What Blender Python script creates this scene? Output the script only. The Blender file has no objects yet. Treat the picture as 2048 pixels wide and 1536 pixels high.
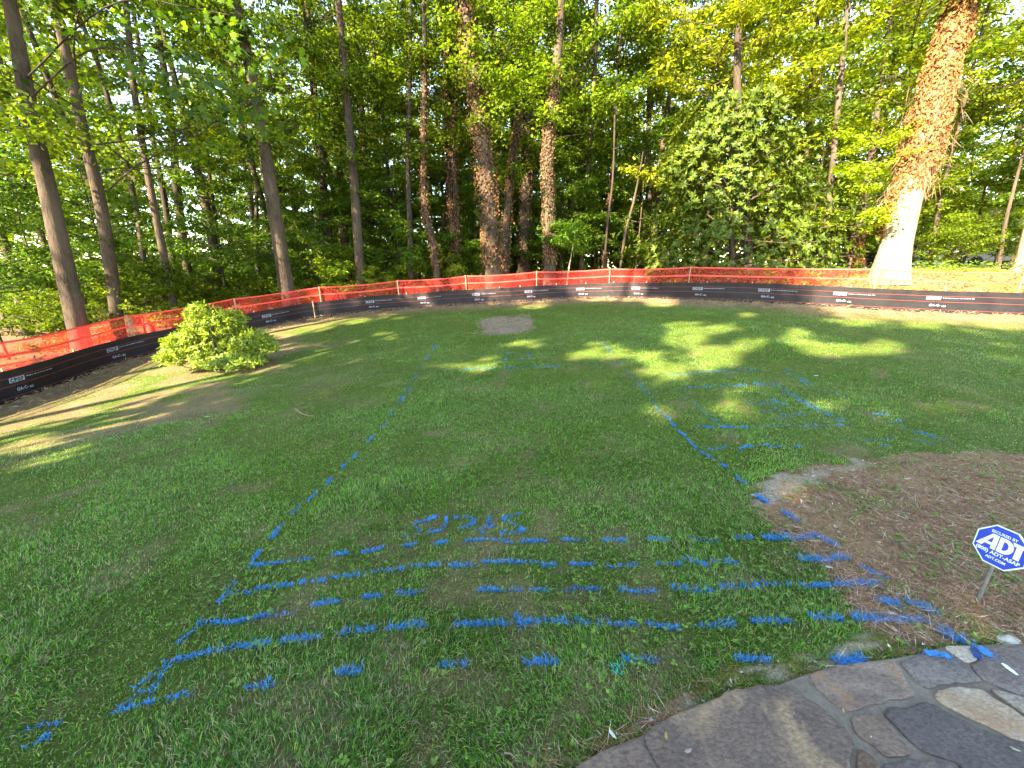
import bpy, bmesh, math, random
import numpy as np
from mathutils import Vector, Matrix

SC = bpy.context.scene
COL = SC.collection
R = math.radians
rng = np.random.default_rng(11)
random.seed(11)

# ------------------------------------------------------------------ camera
FPX, PITCH, CAMZ = 780.0, R(16.5), 1.65
CP, SP = math.cos(PITCH), math.sin(PITCH)
cam_d = bpy.data.cameras.new('camera')
cam_d.sensor_width = 36.0
cam_d.lens = 36.0 * FPX / 2048.0
cam_d.clip_start, cam_d.clip_end = 0.05, 1500.0
cam = bpy.data.objects.new('camera', cam_d)
COL.objects.link(cam)
cam.location = (0, 0, CAMZ)
cam.rotation_euler = (R(90) - PITCH, 0, 0)
SC.camera = cam

# ------------------------------------------------------------------ sky, sun, exposure
SUN_AZ, SUN_EL = R(-138), R(31)
TO_SUN = np.array([math.sin(SUN_AZ) * math.cos(SUN_EL), math.cos(SUN_AZ) * math.cos(SUN_EL), math.sin(SUN_EL)])
world = bpy.data.worlds.new('World')
SC.world = world
world.use_nodes = True
wn = world.node_tree
sky = wn.nodes.new('ShaderNodeTexSky')
sky.sky_type = 'NISHITA'
sky.sun_disc = False
sky.sun_elevation = SUN_EL
sky.sun_rotation = SUN_AZ
sky.air_density, sky.dust_density, sky.ozone_density = 0.85, 0.1, 1.4
wn.links.new(sky.outputs[0], wn.nodes['Background'].inputs[0])
wn.nodes['Background'].inputs[1].default_value = 0.15
sun_d = bpy.data.lights.new('sun', 'SUN')
sun_d.energy, sun_d.angle, sun_d.color = 3.9, R(0.7), (1.0, 0.94, 0.80)
sun = bpy.data.objects.new('sun', sun_d)
COL.objects.link(sun)
sun.rotation_euler = Vector(tuple(-TO_SUN)).to_track_quat('-Z', 'Y').to_euler()
SC.view_settings.view_transform = 'Standard'
SC.view_settings.look = 'None'
SC.view_settings.gamma = 1.0
SC.view_settings.use_curve_mapping = False
SC.view_settings.exposure = 3.25
SC.view_settings.use_white_balance = True
SC.view_settings.white_balance_temperature = 8100
SC.cycles.max_bounces = 5
SC.cycles.diffuse_bounces = 3
SC.cycles.transmission_bounces = 3
SC.cycles.transparent_max_bounces = 8
SC.cycles.use_denoising = True
SC.cycles.use_adaptive_sampling = True
SC.cycles.adaptive_threshold = 0.025

# ------------------------------------------------------------------ terrain
FENCE_XY = [(-8.6, 0.5), (-9.3, 3.8), (-9.94, 7.26), (-10.6, 10.9), (-8.74, 14.6), (-7.6, 15.9), (-4.2, 16.6), (-0.48, 16.2), (1.8, 16.6),
            (3.84, 16.3), (6.3, 14.6), (10.7, 11.9), (13.7, 10.8), (17.0, 9.9), (22.0, 8.6)]
FENCE_Z = [-2.3, -2.5, -2.61, -2.49, -2.08, -1.93, -1.66, -1.42, -1.31, -1.23, -1.17, -1.23, -1.31, -1.35, -1.3]
_ctrl = [(x, y, z + CAMZ) for (x, y), z in zip(FENCE_XY, FENCE_Z)]
_ctrl += [(0, 0.5, 0), (2, 0.5, 0.0), (4, 1.5, 0.02), (2.4, 1.6, 0.03), (6, 3, 0.06), (0, 2, -0.01), (-2, 1, -0.10), (-4, 2, -0.30), (-6, 5, -0.55), (-4, 8, -0.38),
          (0, 6, -0.02), (3, 6, 0.08), (7, 7, 0.2), (0, 11, 0.10), (5, 11, 0.30), (-5, 12, -0.3), (-3, -6, -0.2), (6, -6, 0), (0, -4, 0),
          (12, 4, 0.2), (-16, 12, -1.2), (-14, 20, -0.9), (-5, 22, -0.3), (2, 22, 0.3), (8, 19, 0.85), (14.5, 14.5, 1.28), (20, 14, 1.35), (18, 22, 1.6),
          (-25, 30, -1.6), (0, 40, 0.0), (25, 35, 1.6), (40, 20, 1.8), (-40, 10, -2), (-30, -20, -1), (30, -20, 0.5), (0, 90, 0), (-90, 60, -2), (90, 60, 2), (0, -80, 0), (-100, -60, 0), (100, -60, 0)]
_cx = np.array(_ctrl, float)


def _tps(r2):
    return 0.5 * r2 * np.log(r2 + 1e-9)


_n = len(_cx)
_K = _tps(((_cx[:, None, :2] - _cx[None, :, :2]) ** 2).sum(-1)) + np.eye(_n) * 0.6
_Pm = np.c_[np.ones(_n), _cx[:, :2]]
_A = np.block([[_K, _Pm], [_Pm.T, np.zeros((3, 3))]])
_w = np.linalg.solve(_A, np.r_[_cx[:, 2], 0, 0, 0])


def tz(x, y):
    x = np.asarray(x, float); y = np.asarray(y, float)
    shp = x.shape
    X = np.clip(x.ravel(), -110, 110); Y = np.clip(y.ravel(), -90, 110)
    out = np.empty(X.size)
    for i in range(0, X.size, 40000):
        a, b = X[i:i + 40000], Y[i:i + 40000]
        r2 = (a[:, None] - _cx[None, :, 0]) ** 2 + (b[:, None] - _cx[None, :, 1]) ** 2
        out[i:i + 40000] = _tps(r2) @ _w[:_n] + _w[_n] + _w[_n + 1] * a + _w[_n + 2] * b
    return out.reshape(shp)


def ray(px, py):
    a, b = (px - 1024) / FPX, (py - 768) / FPX
    return np.array([a, CP - SP * b, -SP - CP * b])


_ts = np.geomspace(0.6, 90, 160)


def G(px, py):
    """the point of the ground seen at that place of the picture"""
    d = ray(px, py)
    o = np.array([0, 0, CAMZ])
    P = o + _ts[:, None] * d
    h = P[:, 2] - tz(P[:, 0], P[:, 1])
    k = np.argmax(h < 0) if (h < 0).any() else len(_ts) - 1
    lo, hi = _ts[max(k - 1, 0)], _ts[k]
    tt = np.linspace(lo, hi, 60)
    P = o + tt[:, None] * d
    h = P[:, 2] - tz(P[:, 0], P[:, 1])
    j = np.argmax(h < 0) if (h < 0).any() else 59
    return P[j]


def GP(px, py, z):
    d = ray(px, py)
    return np.array([0, 0, CAMZ]) + d * ((z - CAMZ) / d[2])


def atY(px, py, Y):
    d = ray(px, py)
    return np.array([0, 0, CAMZ]) + d * (Y / d[1])


def proj(P):
    x, y, z = P[..., 0], P[..., 1], P[..., 2] - CAMZ
    zc = y * CP - z * SP
    dn = -z * CP - y * SP
    zs = np.where(zc > 0.05, zc, 0.05)
    return 1024 + FPX * x / zs, 768 + FPX * dn / zs, zc


# ------------------------------------------------------------------ numpy helpers
_lat = np.random.default_rng(5).random((256, 256))


def noise2(x, y, s=1.0, seed=0):
    x = np.asarray(x, float) * s + seed * 17.31 + 1000; y = np.asarray(y, float) * s + seed * 9.77 + 1000
    xi = np.floor(x).astype(int); yi = np.floor(y).astype(int)
    fx = x - xi; fy = y - yi
    fx = fx * fx * (3 - 2 * fx); fy = fy * fy * (3 - 2 * fy)
    a = _lat[xi % 256, yi % 256]; b = _lat[(xi + 1) % 256, yi % 256]
    c = _lat[xi % 256, (yi + 1) % 256]; d = _lat[(xi + 1) % 256, (yi + 1) % 256]
    return (a * (1 - fx) + b * fx) * (1 - fy) + (c * (1 - fx) + d * fx) * fy


def fbm(x, y, s=1.0, seed=0, o=4):
    t = 0; a = 0.5; n = 0
    for k in range(o):
        t = t + a * noise2(x, y, s * 2 ** k, seed + k); n += a; a *= 0.5
    return t / n


def sstep(a, b, x):
    t = np.clip((x - a) / (b - a), 0, 1)
    return t * t * (3 - 2 * t)


def inpoly(x, y, poly):
    poly = np.asarray(poly)[:, :2]
    ins = np.zeros(np.shape(x), bool)
    j = len(poly) - 1
    for i in range(len(poly)):
        xi, yi = poly[i]; xj, yj = poly[j]
        c = ((yi > y) != (yj > y)) & (x < (xj - xi) * (y - yi) / (yj - yi + 1e-12) + xi)
        ins ^= c
        j = i
    return ins


def segdist(x, y, pts):
    d = np.full(np.shape(x), 1e9)
    for (ax, ay), (bx, by) in zip(pts[:-1], pts[1:]):
        vx, vy = bx - ax, by - ay
        t = np.clip(((x - ax) * vx + (y - ay) * vy) / (vx * vx + vy * vy + 1e-12), 0, 1)
        d = np.minimum(d, np.hypot(x - ax - t * vx, y - ay - t * vy))
    return d


def catmull(P, n):
    P = np.asarray(P, float)
    Q = np.vstack([2 * P[0] - P[1], P, 2 * P[-1] - P[-2]])
    u = np.linspace(0, len(P) - 1 - 1e-9, n)
    i = u.astype(int); t = (u - i)[:, None]
    a, b, c, d = Q[i], Q[i + 1], Q[i + 2], Q[i + 3]
    return 0.5 * (2 * b + (c - a) * t + (2 * a - 5 * b + 4 * c - d) * t ** 2 + (3 * b - a - 3 * c + d) * t ** 3)


def unit(v):
    return v / (np.linalg.norm(v, axis=-1, keepdims=True) + 1e-12)


# ------------------------------------------------------------------ mesh helpers
def mesh(name, V, F, col=None, smooth=True):
    V = np.ascontiguousarray(V, np.float32); F = np.ascontiguousarray(F, np.int32)
    me = bpy.data.meshes.new(name)
    me.vertices.add(len(V)); me.vertices.foreach_set('co', V.ravel())
    k = F.shape[1]
    me.loops.add(F.size); me.loops.foreach_set('vertex_index', F.ravel())
    me.polygons.add(len(F)); me.polygons.foreach_set('loop_start', np.arange(0, F.size, k, dtype=np.int32))
    if not smooth:
        me.polygons.foreach_set('use_smooth', np.zeros(len(F), bool))
    if col is not None:
        at = me.attributes.new('Col', 'FLOAT_COLOR', 'POINT')
        c = np.ones((len(V), 4), np.float32); c[:, :3] = col
        at.data.foreach_set('color', c.ravel())
    me.update(calc_edges=True)
    return me


def obj(name, data, mat=None, parent=None, loc=None):
    o = bpy.data.objects.new(name, data)
    COL.objects.link(o)
    if mat is not None and data is not None and len(data.materials) == 0:
        data.materials.append(mat)
    if parent is not None:
        o.parent = parent
    if loc is not None:
        o.location = loc
    return o


def thing(name, label, cat, group=None, loc=(0, 0, 0), data=None, mat=None):
    o = obj(name, data, mat)
    o.location = loc
    o['label'] = label; o['category'] = cat
    if group:
        o['group'] = group
    return o


def cat_meshes(parts):
    Vs, Fs, Cs, k = [], [], [], 0
    for p in parts:
        Vs.append(p[0]); Fs.append(p[1] + k); k += len(p[0])
        if len(p) > 2 and p[2] is not None:
            Cs.append(p[2])
    return np.vstack(Vs), np.vstack(Fs), (np.vstack(Cs) if Cs else None)


def quads2tris(F):
    return np.vstack([F[:, [0, 1, 2]], F[:, [0, 2, 3]]])


def tube(P, rad, sides=8, cap=True, wob=0.0, seed=0, flare=None):
    """a tapering tube along a path; quads"""
    P = np.asarray(P, float); m = len(P)
    rad = np.broadcast_to(np.asarray(rad, float), (m,))
    T = unit(np.gradient(P, axis=0))
    ref = np.array([0.0, 0, 1]) if abs(T[:, 2]).mean() < 0.8 else np.array([1.0, 0, 0])
    S = unit(np.cross(T, ref)); B = np.cross(T, S)
    a = np.linspace(0, 2 * np.pi, sides, endpoint=False)
    rr = rad[:, None] * np.ones((1, sides))
    if wob:
        L = np.r_[0, np.cumsum(np.linalg.norm(np.diff(P, axis=0), axis=1))]
        nn = noise2(np.cos(a)[None, :] * 2 + L[:, None] * 0.35, np.sin(a)[None, :] * 2 + L[:, None] * 0.1, 1.0, seed)
        n2 = noise2(a[None, :] * 3.1 + seed, L[:, None] * 2.2, 1.0, seed + 3)
        rr = rr * (1 + wob * (nn - 0.5) * 2 + wob * 0.6 * (n2 - 0.5))
        if flare is not None:
            lob = 0.55 + 0.9 * noise2(np.cos(a) * 1.6, np.sin(a) * 1.6, 1.0, seed + 7)
            rr = rr * (1 + flare * np.exp(-L / (rad[0] * 1.5))[:, None] * lob[None, :])
    V = P[:, None, :] + rr[..., None] * (np.cos(a)[None, :, None] * S[:, None, :] + np.sin(a)[None, :, None] * B[:, None, :])
    V = V.reshape(-1, 3)
    i = np.arange(m - 1)[:, None] * sides; j = np.arange(sides)[None, :]; jn = (j + 1) % sides
    F = np.stack([i + j, i + jn, i + sides + jn, i + sides + j], -1).reshape(-1, 4)
    if cap:
        k = len(V)
        V = np.vstack([V, P[-1]])
        tp = (m - 1) * sides
        F = np.vstack([F, [[tp + q, tp + (q + 1) % sides, k, k] for q in range(sides)]])
        F = F  # degenerate quads become triangles below
    return V, F


def tri_clean(F):
    T = quads2tris(F)
    return T[(T[:, 0] != T[:, 1]) & (T[:, 1] != T[:, 2]) & (T[:, 0] != T[:, 2])]


def tube_t(*a, **k):
    V, F = tube(*a, **k)
    return V, tri_clean(F)


def leaves(P, D, N, L, W, shape=0, fold=0.15, droop=0.0):
    """leaf blades at P pointing along D with normal N; triangles"""
    n = len(P)
    D = unit(D); S = unit(np.cross(D, N)); N = np.cross(S, D)
    L = np.broadcast_to(np.asarray(L, float), (n,)); W = np.broadcast_to(np.asarray(W, float), (n,))
    if shape == 0:      # four corners, folded along the midrib
        uv = np.array([(0, 0, 0), (0.45, -0.5, -1), (1, 0, 0), (0.45, 0.5, -1)])
        T = np.array([(0, 1, 2), (0, 2, 3)])
    elif shape == 1:    # lance shaped
        uv = np.array([(0, 0, 0), (0.3, -0.45, -1), (0.68, -0.4, -1), (1, 0, 0), (0.68, 0.4, -1), (0.3, 0.45, -1)])
        T = np.array([(0, 1, 2), (0, 2, 3), (0, 3, 4), (0, 4, 5)])
    else:               # lobed
        uv = np.array([(0, 0, 0), (0.12, -0.5, -1), (0.42, -0.28, -.5), (0.62, -0.62, -1), (0.78, -0.18, -.3), (1.0, -0.26, -.5), (0.9, 0, 0),
                       (1.0, 0.26, -.5), (0.78, 0.18, -.3), (0.62, 0.62, -1), (0.42, 0.28, -.5), (0.12, 0.5, -1)])
        T = np.array([(0, 1, 2), (0, 2, 4), (2, 3, 4), (0, 4, 6), (4, 5, 6), (0, 6, 8), (6, 7, 8), (0, 8, 10), (8, 9, 10), (0, 10, 11)])
    u, v, w = uv[:, 0], uv[:, 1], uv[:, 2]
    z = w[None, :] * fold * W[:, None] - droop * (u[None, :] ** 2) * L[:, None]
    V = (P[:, None, :] + (u[None, :] * L[:, None])[..., None] * D[:, None, :] + (v[None, :] * W[:, None])[..., None] * S[:, None, :]
         + z[..., None] * N[:, None, :])
    k = len(uv)
    F = (np.arange(n)[:, None, None] * k + T[None]).reshape(-1, 3)
    return V.reshape(-1, 3), F, k


def leafcol(g, n, k, lo, hi, spread=1.0, tan=0.0, tancol=(0.30, 0.19, 0.08)):
    t = np.clip(g.beta(1.6, 2.2, n) * spread, 0, 1)[:, None]
    c = np.array(lo)[None] * (1 - t) + np.array(hi)[None] * t
    c = c * g.uniform(0.8, 1.2, (n, 1))
    if tan:
        m = g.random(n) < tan
        c[m] = np.array(tancol) * g.uniform(0.7, 1.3, (m.sum(), 1))
    return np.repeat(c, k, axis=0)


def box(x0, x1, y0, y1, z0, z1):
    V = np.array([(x, y, z) for z in (z0, z1) for y in (y0, y1) for x in (x0, x1)], float)
    F = np.array([(0, 2, 3, 1), (4, 5, 7, 6), (0, 1, 5, 4), (2, 6, 7, 3), (0, 4, 6, 2), (1, 3, 7, 5)])
    return V, F


def bevelled_box(name, sx, sy, sz, bev=0.004):
    bm = bmesh.new()
    bmesh.ops.create_cube(bm, size=1.0)
    for v in bm.verts:
        v.co.x *= sx; v.co.y *= sy; v.co.z = (v.co.z + 0.5) * sz
    bmesh.ops.bevel(bm, geom=bm.edges[:], offset=bev, segments=1, affect='EDGES')
    me = bpy.data.meshes.new(name); bm.to_mesh(me); bm.free()
    return me


# ------------------------------------------------------------------ materials
class NT:
    def __init__(self, name):
        self.m = bpy.data.materials.new(name); self.m.use_nodes = True
        self.t = self.m.node_tree
        self.b = self.t.nodes['Principled BSDF']; self.out = self.t.nodes['Material Output']

    def n(self, typ, **k):
        x = self.t.nodes.new(typ)
        for a, v in k.items():
            setattr(x, a, v)
        return x

    def l(self, a, b):
        self.t.links.new(a, b)

    def noise(self, scale, detail=4, rough=0.55, vec=None, dist=0.0):
        x = self.n('ShaderNodeTexNoise')
        x.inputs['Scale'].default_value = scale; x.inputs['Detail'].default_value = detail
        x.inputs['Roughness'].default_value = rough; x.inputs['Distortion'].default_value = dist
        if vec is not None:
            self.l(vec, x.inputs['Vector'])
        return x.outputs['Fac']

    def coord(self, scale=(1, 1, 1), kind='Object'):
        tc = self.n('ShaderNodeTexCoord'); mp = self.n('ShaderNodeMapping')
        mp.inputs['Scale'].default_value = scale
        self.l(tc.outputs[kind], mp.inputs['Vector'])
        return mp.outputs[0]

    def ramp(self, fac, stops):
        r = self.n('ShaderNodeValToRGB')
        while len(r.color_ramp.elements) < len(stops):
            r.color_ramp.elements.new(0.5)
        for e, (p, c) in zip(r.color_ramp.elements, stops):
            e.position = p; e.color = (*c, 1)
        self.l(fac, r.inputs[0])
        return r.outputs[0]

    def mix(self, fac, a, b, mode='MIX'):
        x = self.n('ShaderNodeMix', data_type='RGBA', blend_type=mode)
        for s, v in ((0, fac), (6, a), (7, b)):
            if hasattr(v, 'links') or hasattr(v, 'is_linked'):
                self.l(v, x.inputs[s])
            else:
                x.inputs[s].default_value = v if s == 0 else (*v, 1)
        return x.outputs[2]

    def bump(self, h, strength=0.5, dist=0.02):
        b = self.n('ShaderNodeBump')
        b.inputs['Strength'].default_value = strength; b.inputs['Distance'].default_value = dist
        self.l(h, b.inputs['Height']); self.l(b.outputs[0], self.b.inputs['Normal'])

    def base(self, c):
        if hasattr(c, 'is_linked'):
            self.l(c, self.b.inputs['Base Color'])
        else:
            self.b.inputs['Base Color'].default_value = (*c, 1)

    def set(self, rough=0.6, spec=0.5):
        self.b.inputs['Roughness'].default_value = rough
        self.b.inputs['Specular IOR Level'].default_value = spec
        return self


def plain(name, c, rough=0.6, spec=0.4, var=0.25, scale=8.0):
    t = NT(name).set(rough, spec)
    f = t.noise(scale, 5, vec=t.coord())
    t.base(t.ramp(f, [(0.25, tuple(v * (1 - var) for v in c)), (0.75, tuple(min(v * (1 + var), 1) for v in c))]))
    return t.m


def leaf_mat(name, trans=0.35, rough=0.5, spec=0.35, tint=(1, 1, 1), vary=0.35, tboost=(1.5, 1.45, 0.7)):
    t = NT(name).set(rough, spec)
    at = t.n('ShaderNodeAttribute', attribute_name='Col')
    oi = t.n('ShaderNodeObjectInfo')
    rm = t.n('ShaderNodeMapRange')
    rm.inputs[3].default_value = 1 - vary; rm.inputs[4].default_value = 1 + vary * 0.8
    t.l(oi.outputs['Random'], rm.inputs[0])
    c = t.mix(1.0, at.outputs['Color'], tint, 'MULTIPLY')
    vm = t.n('ShaderNodeVectorMath', operation='SCALE')
    t.l(c, vm.inputs[0]); t.l(rm.outputs[0], vm.inputs['Scale'])
    t.l(vm.outputs[0], t.b.inputs['Base Color'])
    tr = t.n('ShaderNodeBsdfTranslucent')
    tc = t.n('ShaderNodeVectorMath', operation='MULTIPLY'); tc.inputs[1].default_value = tboost
    t.l(vm.outputs[0], tc.inputs[0]); t.l(tc.outputs[0], tr.inputs['Color'])
    mx = t.n('ShaderNodeMixShader'); mx.inputs[0].default_value = trans
    t.l(t.b.outputs[0], mx.inputs[1]); t.l(tr.outputs[0], mx.inputs[2]); t.l(mx.outputs[0], t.out.inputs['Surface'])
    return t.m


def bark_mat(name, lo, hi, scale=1.0, bump=1.0):
    t = NT(name).set(0.9, 0.15)
    v = t.coord((14 * scale, 14 * scale, 3.0 * scale))
    f = t.noise(1.6, 6, 0.65, v, 0.6)
    v2 = t.coord((1, 1, 0.5))
    g = t.noise(1.3, 4, 0.6, v2)
    c = t.ramp(f, [(0.38, lo), (0.58, hi)])
    c2 = t.mix(t.ramp(g, [(0.38, (0, 0, 0)), (0.68, (1, 1, 1))]), c, tuple(x * 1.25 + 0.015 for x in hi))
    oi = t.n('ShaderNodeObjectInfo')
    rm = t.n('ShaderNodeMapRange'); rm.inputs[3].default_value = 0.75; rm.inputs[4].default_value = 1.2
    t.l(oi.outputs['Random'], rm.inputs[0])
    vm = t.n('ShaderNodeVectorMath', operation='SCALE'); t.l(c2, vm.inputs[0]); t.l(rm.outputs[0], vm.inputs['Scale'])
    t.l(vm.outputs[0], t.b.inputs['Base Color'])
    t.bump(f, bump, 0.03)
    return t.m


M = {}
M['leaf'] = leaf_mat('leaf', 0.48, 0.5, 0.25)
M['leaf_shade'] = leaf_mat('leaf_evergreen', 0.22, 0.5, 0.22, vary=0.1, tboost=(1.3, 1.3, .6))
M['leaf_bush'] = leaf_mat('leaf_bush', 0.3, 0.5, 0.35, vary=0.05)
M['grass'] = leaf_mat('grass_blade', 0.30, 0.5, 0.3, vary=0.0, tboost=(1.3, 1.3, .7))
M['dead_leaf'] = leaf_mat('dead_leaf', 0.12, 0.8, 0.15, vary=0.1, tboost=(1.2, 1.0, .8))
M['straw'] = leaf_mat('pine_straw', 0.05, 0.75, 0.2, vary=0.0)
M['bark'] = bark_mat('bark_grey_brown', (0.020, 0.0145, 0.010), (0.080, 0.056, 0.038))
M['bark_dark'] = bark_mat('bark_dark', (0.018, 0.013, 0.009), (0.062, 0.044, 0.031))
M['bark_sunlit_pale'] = bark_mat('bark_sunlit_pale', (0.15, 0.11, 0.075), (0.38, 0.30, 0.21), 0.7, 0.9)  # paleness of the huge trunk in full sun is put into the bark colour
M['twig'] = plain('twig', (0.12, 0.085, 0.06), 0.9, 0.1)
M['wood'] = plain('weathered_wood', (0.34, 0.24, 0.15), 0.8, 0.2, 0.2, 30)

t = NT('ground').set(0.95, 0.1)
at = t.n('ShaderNodeAttribute', attribute_name='Col')
f1 = t.noise(110, 8, 0.75, t.coord()); f2 = t.noise(9, 5, 0.6, t.coord())
c = t.mix(1.0, at.outputs['Color'], t.ramp(f1, [(0.36, (0.35, 0.34, 0.32)), (0.64, (1.55, 1.53, 1.48))]), 'MULTIPLY')
c = t.mix(1.0, c, t.ramp(f2, [(0.3, (0.8, 0.8, 0.8)), (0.7, (1.2, 1.18, 1.15))]), 'MULTIPLY')
t.base(c); t.bump(f1, 0.8, 0.02)
M['ground'] = t.m

t = NT('silt_fabric').set(0.6, 0.28)
v = t.coord((1, 1, 1))
f = t.noise(3.0, 5, 0.6, v); g = t.noise(160, 2, 0.5, v)
t.base(t.ramp(f, [(0.3, (0.007, 0.0065, 0.0075)), (0.75, (0.019, 0.017, 0.018))])); t.bump(g, 0.25, 0.004)
M['fabric'] = t.m

t = NT('orange_net').set(0.55, 0.4)
v = t.coord((1, 1, 1)); f = t.noise(2.2, 4, 0.6, v)
oc = t.ramp(f, [(0.3, (0.76, 0.035, 0.028)), (0.7, (0.90, 0.070, 0.055))])
t.base(oc)
tl = t.n('ShaderNodeBsdfTranslucent'); t.l(oc, tl.inputs[0])
m1 = t.n('ShaderNodeMixShader'); m1.inputs[0].default_value = 0.4
t.l(t.b.outputs[0], m1.inputs[1]); t.l(tl.outputs[0], m1.inputs[2])
tp = t.n('ShaderNodeBsdfTransparent')
m2 = t.n('ShaderNodeMixShader')
rr = t.n('ShaderNodeMapRange'); rr.inputs[1].default_value = 0.3; rr.inputs[2].default_value = 0.7
rr.inputs[3].default_value = 0.27; rr.inputs[4].default_value = 0.45
t.l(f, rr.inputs[0]); t.l(rr.outputs[0], m2.inputs[0])
t.l(tp.outputs[0], m2.inputs[1]); t.l(m1.outputs[0], m2.inputs[2]); t.l(m2.outputs[0], t.out.inputs['Surface'])
M['net'] = t.m
M['net_band'] = plain('net_band', (0.86, 0.075, 0.05), 0.5, 0.4, 0.12, 4)
M['red_thread'] = plain('red_thread', (0.20, 0.03, 0.03), 0.6, 0.3, 0.2)
M['white_ink'] = plain('white_ink', (0.26, 0.29, 0.35), 0.6, 0.3, 0.15, 40)
M['black_ink'] = plain('black_ink', (0.03, 0.03, 0.035), 0.6, 0.3, 0.1)
M['paint'] = plain('blue_marking_paint', (0.022, 0.21, 0.47), 0.7, 0.15, 0.4, 90)
M['paint_dark'] = plain('dark_blue_paint', (0.012, 0.06, 0.22), 0.6, 0.3, 0.3, 60)
M['paint_teal'] = plain('teal_marking_paint', (0.02, 0.42, 0.28), 0.6, 0.3, 0.25, 60)
M['paint_white'] = plain('white_marking_paint', (0.75, 0.82, 0.92), 0.6, 0.3, 0.1, 60)
M['sign_blue'] = plain('sign_blue', (0.006, 0.055, 0.50), 0.35, 0.5, 0.05, 5)
M['sign_white'] = plain('sign_white', (0.72, 0.80, 0.84), 0.4, 0.5, 0.04, 5)
M['steel'] = plain('grey_steel', (0.15, 0.145, 0.135), 0.55, 0.4, 0.2, 60)
M['pale_stone'] = plain('pale_stone', (0.50, 0.46, 0.40), 0.9, 0.2, 0.3, 40)
M['siding'] = plain('white_siding', (0.72, 0.74, 0.78), 0.7, 0.3, 0.06, 3)
M['roof'] = plain('roof_shingle', (0.10, 0.10, 0.11), 0.9, 0.2, 0.3, 12)
M['glass_dark'] = plain('window_glass', (0.03, 0.04, 0.05), 0.1, 0.6, 0.1)
M['car_paint'] = plain('car_paint', (0.02, 0.025, 0.035), 0.25, 0.6, 0.1)
M['tyre'] = plain('tyre', (0.02, 0.02, 0.02), 0.9, 0.2, 0.1)

# ------------------------------------------------------------------ regions of the ground (traced outlines laid on the ground)
BED_PX = [(1505, 972), (1560, 945), (1640, 930), (1730, 922), (1850, 906), (1960, 910), (2130, 905), (2300, 960), (2300, 1330), (2048, 1288), (1950, 1289), (1850, 1303), (1780, 1316),
          (1727, 1324), (1667, 1333), (1610, 1350), (1545, 1371), (1512, 1371), (1462, 1384), (1406, 1406), (1347, 1431), (1283, 1473), (1219, 1496), (1150, 1536), (1080, 1580),
          (1030, 1570), (1110, 1530), (1200, 1470), (1290, 1420), (1340, 1385), (1470, 1345), (1600, 1318), (1690, 1300), (1735, 1285), (1722, 1230), (1700, 1180), (1650, 1130), (1600, 1090), (1545, 1045), (1515, 1000)]
BED = np.array([G(*p)[:2] for p in BED_PX])
SAND = np.array([G(*p)[:2] for p in [(1505, 975), (1560, 948), (1700, 925), (1760, 922), (1700, 940), (1640, 955), (1590, 985), (1560, 1010), (1525, 1010)]])
SAND2 = np.array([G(*p)[:2] for p in [(1290, 1425), (1400, 1375), (1480, 1345), (1600, 1318), (1700, 1290), (1735, 1250), (1800, 1245), (1810, 1290), (1760, 1312), (1650, 1335), (1560, 1368), (1470, 1380), (1400, 1405)]])
SQUARE = np.array([G(*p)[:2] for p in [(962, 640), (1000, 634), (1062, 636), (1068, 655), (1040, 666), (975, 670), (962, 655)]])
PATIO_PX = [(1085, 1575), (1156, 1534), (1219, 1496), (1281, 1474), (1312, 1449), (1347, 1431), (1406, 1406), (1462, 1384), (1512, 1371), (1560, 1369), (1610, 1350), (1667, 1333),
            (1727, 1324), (1782, 1318), (1848, 1307), (1889, 1293), (1951, 1290), (2048, 1288), (2200, 1280), (2450, 1300), (2450, 1750), (1085, 1750)]
PZ = 0.035
PATIO = np.array([GP(x, y, PZ)[:2] for x, y in PATIO_PX])

fence_c = catmull(FENCE_XY, 900)
fence_len = np.r_[0, np.cumsum(np.linalg.norm(np.diff(fence_c, axis=0), axis=1))]
LAWN = np.vstack([fence_c, [(22, -6), (-8.6, -6)]])


def fence_dist(x, y):
    return segdist(x, y, [tuple(p) for p in fence_c[::18]])


def ground_masks(x, y):
    jx = x + 0.16 * (fbm(x, y, 5, 1) - 0.5) + 0.12 * (fbm(x, y, 25, 2) - 0.5)
    jy = y + 0.16 * (fbm(x, y, 5, 3) - 0.5) + 0.12 * (fbm(x, y, 25, 4) - 0.5)
    inside = inpoly(jx, jy, LAWN)
    bed = inpoly(jx, jy, BED)
    sand = inpoly(jx, jy, SAND) | inpoly(jx, jy, SAND2)
    sq = inpoly(jx + (jx - x), jy + (jy - y), SQUARE)
    fd = fence_dist(x, y)
    # worn, sparse turf along the left side and by the fence
    worn = sstep(2.2, 0.35, fd + 1.6 * (fbm(x, y, 0.9, 5) - 0.5)) * 0.9
    left = sstep(-2.6, -6.4, x + 0.28 * (y - 8) + 3.2 * (fbm(x, y, 0.5, 8) - 0.5)) * sstep(15.5, 12.5, y) * sstep(3.2, 5.5, y)
    worn = np.maximum(worn, left * 0.85 * sstep(0.38, 0.62, fbm(x, y, 1.6, 12)))
    near = sstep(3.0, 1.0, np.hypot(x - 0.2, y - 1.0)) * 0.6 * sstep(0.52, 0.68, fbm(x, y, 4.5, 15))
    patch = 0.55 * sstep(0.64, 0.74, fbm(x, y, 3.1, 18)) * sstep(12, 5, y)
    worn = np.clip(np.maximum(np.maximum(worn, near), patch), 0, 1)
    return inside, bed, sand, sq, fd, worn


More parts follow.
